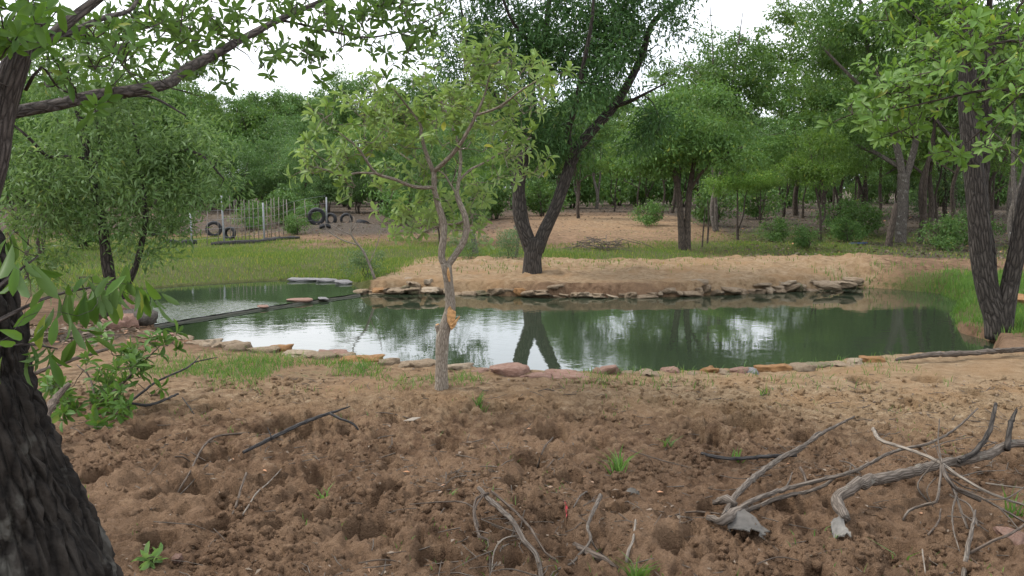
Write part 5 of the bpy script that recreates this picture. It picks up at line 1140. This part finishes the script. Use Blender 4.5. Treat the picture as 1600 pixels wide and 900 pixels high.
scrap('plastic_scrap', 'blue plastic strip on the litter near the pale trunk', 'scrap', [G(1325, 379, .03), G(1355, 378, .05), G(1356, 380, .04), G(1326, 382, .02)], M['blue'])

# ------------------------------------------------------------------ grass, weeds, litter, clods
def blades(X, Y, h, w, seed, lean=.35, lift=0.0):
    r = np.random.default_rng(seed); n = len(X); Z = Hq(X, Y) - .01 + lift; a = r.uniform(0, 6.28, n); hh = h * r.uniform(.5, 1.3, n); l = hh * lean * r.uniform(.2, 1.6, n); la = r.uniform(0, 6.28, n)
    B = np.stack([X, Y, Z], -1); sd_ = np.stack([np.cos(a), np.sin(a), np.zeros(n)], -1) * (w * r.uniform(.6, 1.3, n))[:, None]
    ld = np.stack([np.cos(la), np.sin(la), np.zeros(n)], -1); mid = B + ld * (l * .35)[:, None] + np.array([0, 0, 1.]) * (hh * .6)[:, None]; tip = B + ld * l[:, None] + np.array([0, 0, 1.]) * hh[:, None]
    V = np.stack([B - sd_, B + sd_, mid + sd_ * .7, mid - sd_ * .7, tip], 1).reshape(-1, 3); k5 = np.arange(n)[:, None] * 5
    return V, (k5 + np.array([[0, 1, 2]]), k5 + np.array([[0, 2, 3]]), k5 + np.array([[3, 2, 4]]))
def sample(n, x0, x1, y0, y1, f, seed, clump=None):
    r = np.random.default_rng(seed); out = []
    got = 0
    while got < n:
        m = n * 3; y = y0 * (y1 / y0) ** r.random(m); x = r.uniform(x0, x1, m) if not callable(x0) else x0(y) + (x1(y) - x0(y)) * r.random(m)
        w = f(x, y)
        if clump: w = w * ss(.3, .7, n2(x * clump, y * clump, seed))
        k_ = r.random(m) < w; out.append(np.stack([x[k_], y[k_]], -1)); got += k_.sum()
        if len(out) > 40: break
    a = np.concatenate(out)[:n]; return a[:, 0], a[:, 1]
def grass_obj(name, sets, mat, label):
    b = Buf()
    for V, (f1, f2, f3) in sets: b.add(V, np.concatenate([f1, f2, f3]))
    tag(b.obj(name, mat), label, 'grass', None, 'stuff')
x, y = sample(80000, lambda y: -.62 * y, lambda y: .55 * y, 15.3, 36, lambda x, y: np.clip(grass_mask(x, y)[0] + .7 * grass_mask(x, y)[2], 0, 1) * (sdf(x, y, UPP) > .05) * (sdf(x, y, POND) > .15) * (.3 + .7 * ss(.35, .6, n2(x * .8, y * .5, 120))), 120)
grass_obj('grass', [blades(x, y, .075, .007, 121)], M['grass'], 'yellow-green grass of the clearing behind the pond')
x, y = sample(36000, 4.6, 11.5, 9.0, 18.5, lambda x, y: (.25 + .75 * ss(.3, .6, n2(x * 1.3, y * 1.3, 5))) * grass_mask(x, y)[1] * (sdf(x, y, POND) > -.3), 122)
grass_obj('lush_grass', [blades(x, y, .10, .006, 123)], M['grass_lush'], 'lush bright grass on the pond corner around the dark trunk')
x, y = sample(4600, -3.9, 3.6, 6.6, 9.4, lambda x, y: np.clip(blob(x, y, -1.3, 8.15, 1.5, .38) + .9 * blob(x, y, -2.3, 8.5, .8, .45) + .5 * blob(x, y, .1, 7.9, .5, .25) + .07 * (y > 7.4), 0, 1) * (sdf(x, y, POND) > .06), 124, 2.2)
grass_obj('bank_grass', [blades(x, y, .065, .0032, 125, .8)], M['grass_lush'], 'sparse short grass on the near bank behind the edging stones')
x, y = sample(900, -3.5, 4, 3.3, 7.2, lambda x, y: ss(.62, .75, n2(x * 2.3, y * 2.3, 126)), 127, 4.0)
grass_obj('seedling_grass', [blades(x, y, .04, .003, 128, .7)], M['grass_lush'], 'tiny grass seedlings sprouting in the churned soil')
def weed(px, py, h, n, label, w=.006, mat='grass_lush'):
    p = G(px, py); r = np.random.default_rng(int(px)); X = p[0] + r.normal(size=n) * h * .16; Y = p[1] + r.normal(size=n) * h * .16
    V, (f1, f2, f3) = blades(X, Y, h, w, int(px) + 1, .9); tag(link('weed_tuft', mesh('weed_tuft', V, [f1, f2, f3], M[mat])), label, 'weed', 'weed tufts in the soil')
for a in [(994, 893, .10, 26, 'bright broad-bladed weed tuft at the bottom edge beside the root piece'), (966, 798, .13, 30, 'dark spiky weed tuft beside the crumpled white scrap'), (750, 627, .10, 34, 'green weed tuft on the soil right of the sapling foot'), (1042, 697, .08, 18, 'small weed tuft in front of a hoof hole in mid soil'), (1153, 722, .08, 16, 'small weed tuft touching the dark sunken branch'), (1580, 808, .12, 16, 'leafy weed under the twig tangle by the reddish stone'), (1416, 870, .14, 14, 'thin upright weed below the twig tangle'), (700, 772, .06, 12, 'small weed sprout beside the long thin twig'), (506, 783, .07, 12, 'small weed sprout between two hoof holes'), (1195, 618, .08, 14, 'dark weed tuft on the clay lump near the bank'), (1270, 560, .10, 16, 'grass tuft growing on the mossy edging stone')]:
    weed(*a)
# broad-leaved seedling by the big trunk
base = G(238, 888); o = base.copy(); sdg = thing('seedling', o, 'small broad-leaved seedling on the soil beside the big trunk', 'seedling')
fl = foliage_whorl(np.array([base + [0, 0, .03], base + [.03, -.02, .04]]), np.array([[0, 0, 1.], [.3, -.2, 1]]), 6, 140, .03, .07, .024, 62, 2)
wood(sdg, o, [(np.array([base - [0, 0, .03], base + [0, 0, .04]]), np.array([.004, .003]))], fl[5], M['bark_far'], ['stem'], 6, 0); put_leaves(sdg, *fl[:5], M['leaf_willow'], LT12, 60, 'foliage', o)

def bits(n, seed, f, y0, y1, L, Wd, lift=.006, tilt=.35, half=.62):
    x, y = sample(n, lambda y: -half * y - .3, lambda y: half * y + .3, y0, y1, f, seed); r = np.random.default_rng(seed + 1); m = len(x)
    C = np.stack([x, y, Hq(x, y) + lift], -1); a = r.uniform(0, 6.28, m); D = np.stack([np.cos(a), np.sin(a), r.normal(size=m) * tilt * .6], -1); up = np.array([0, 0, 1.]) + r.normal(size=(m, 3)) * tilt
    s = r.uniform(.5, 1.5, m); return leaf_verts(C, D, up, L * s, Wd * s * r.uniform(.6, 1.4, m), LT2)
lf = lambda x, y: .25 + .75 * ss(.5, .68, n2(x * 1.1, y * 1.1, 130))
V, F = bits(3000, 131, lf, 3.0, 8.6, .030, .011); tag(link('leaf_litter', mesh('leaf_litter', V, [F], M['litter'])), 'scattered dry leaf bits on the churned soil', 'leaf litter', None, 'stuff')
V, F = bits(15000, 133, lambda x, y: masks(x, y)[..., 2] * (y > 9), 9.5, 55, .10, .035, .03); tag(link('far_leaf_litter', mesh('far_leaf_litter', V, [F], M['litter'])), 'grey dry leaf litter under the trees behind the sand', 'leaf litter', None, 'stuff')
b = Buf(); rt = np.random.default_rng(135); x, y = sample(900, lambda y: -.62 * y, lambda y: .62 * y, 3.1, 8.0, lf, 136); z = Hq(x, y)
for i in range(len(x)):
    a = rt.uniform(0, 6.28); l = rt.uniform(.03, .16) * (1 if rt.random() < .85 else 2); d = np.array([math.cos(a), math.sin(a), rt.normal() * .15]) * l / 2; c = np.array([x[i], y[i], z[i] + .012]); rr_ = rt.uniform(.0012, .0035)
    tube(b, np.array([c - d, c + rt.normal(size=3) * l * .06, c + d]), [rr_, rr_, rr_ * .6], 4, 0, 0, False)
tag(b.obj('twig_litter', M['dead_grey'], None, True), 'tiny broken twigs scattered over the soil', 'twig litter', None, 'stuff')
# clods of earth
import bmesh
bm = bmesh.new(); bmesh.ops.create_icosphere(bm, subdivisions=1, radius=1.0); IV = np.array([v.co[:] for v in bm.verts]); IF = np.array([[v.index for v in f.verts] for f in bm.faces]); bm.free()
x, y = sample(11000, lambda y: -.62 * y - .2, lambda y: .62 * y + .2, 3.0, 7.9, lambda x, y: .12 + .88 * ss(.42, .62, n2(x * 1.7, y * 1.7, 138)), 139)
rc = np.random.default_rng(140); m = len(x); s = .005 + .020 * rc.random(m) ** 4.5; C = np.stack([x, y, Hq(x, y) + s * .2], -1)
V = IV[None] * (s[:, None, None] * rc.uniform(.5, 1.5, (m, len(IV), 1))) * rc.uniform(.7, 1.3, (m, 1, 3)) + C[:, None]
F = (IF[None] + (np.arange(m) * len(IV))[:, None, None]).reshape(-1, 3)
tag(link('soil_clods', mesh('soil_clods', V.reshape(-1, 3), [F], M['soil'], False, masks(np.repeat(x, len(IV)), np.repeat(y, len(IV))), 'mk')), 'loose crumbs and clods of brown earth', 'soil', None, 'stuff')
tri = sum(len(me.loops) - 2 * len(me.polygons) for me in bpy.data.meshes); print('TRIS', tri, 'OBJ', len(bpy.data.objects))
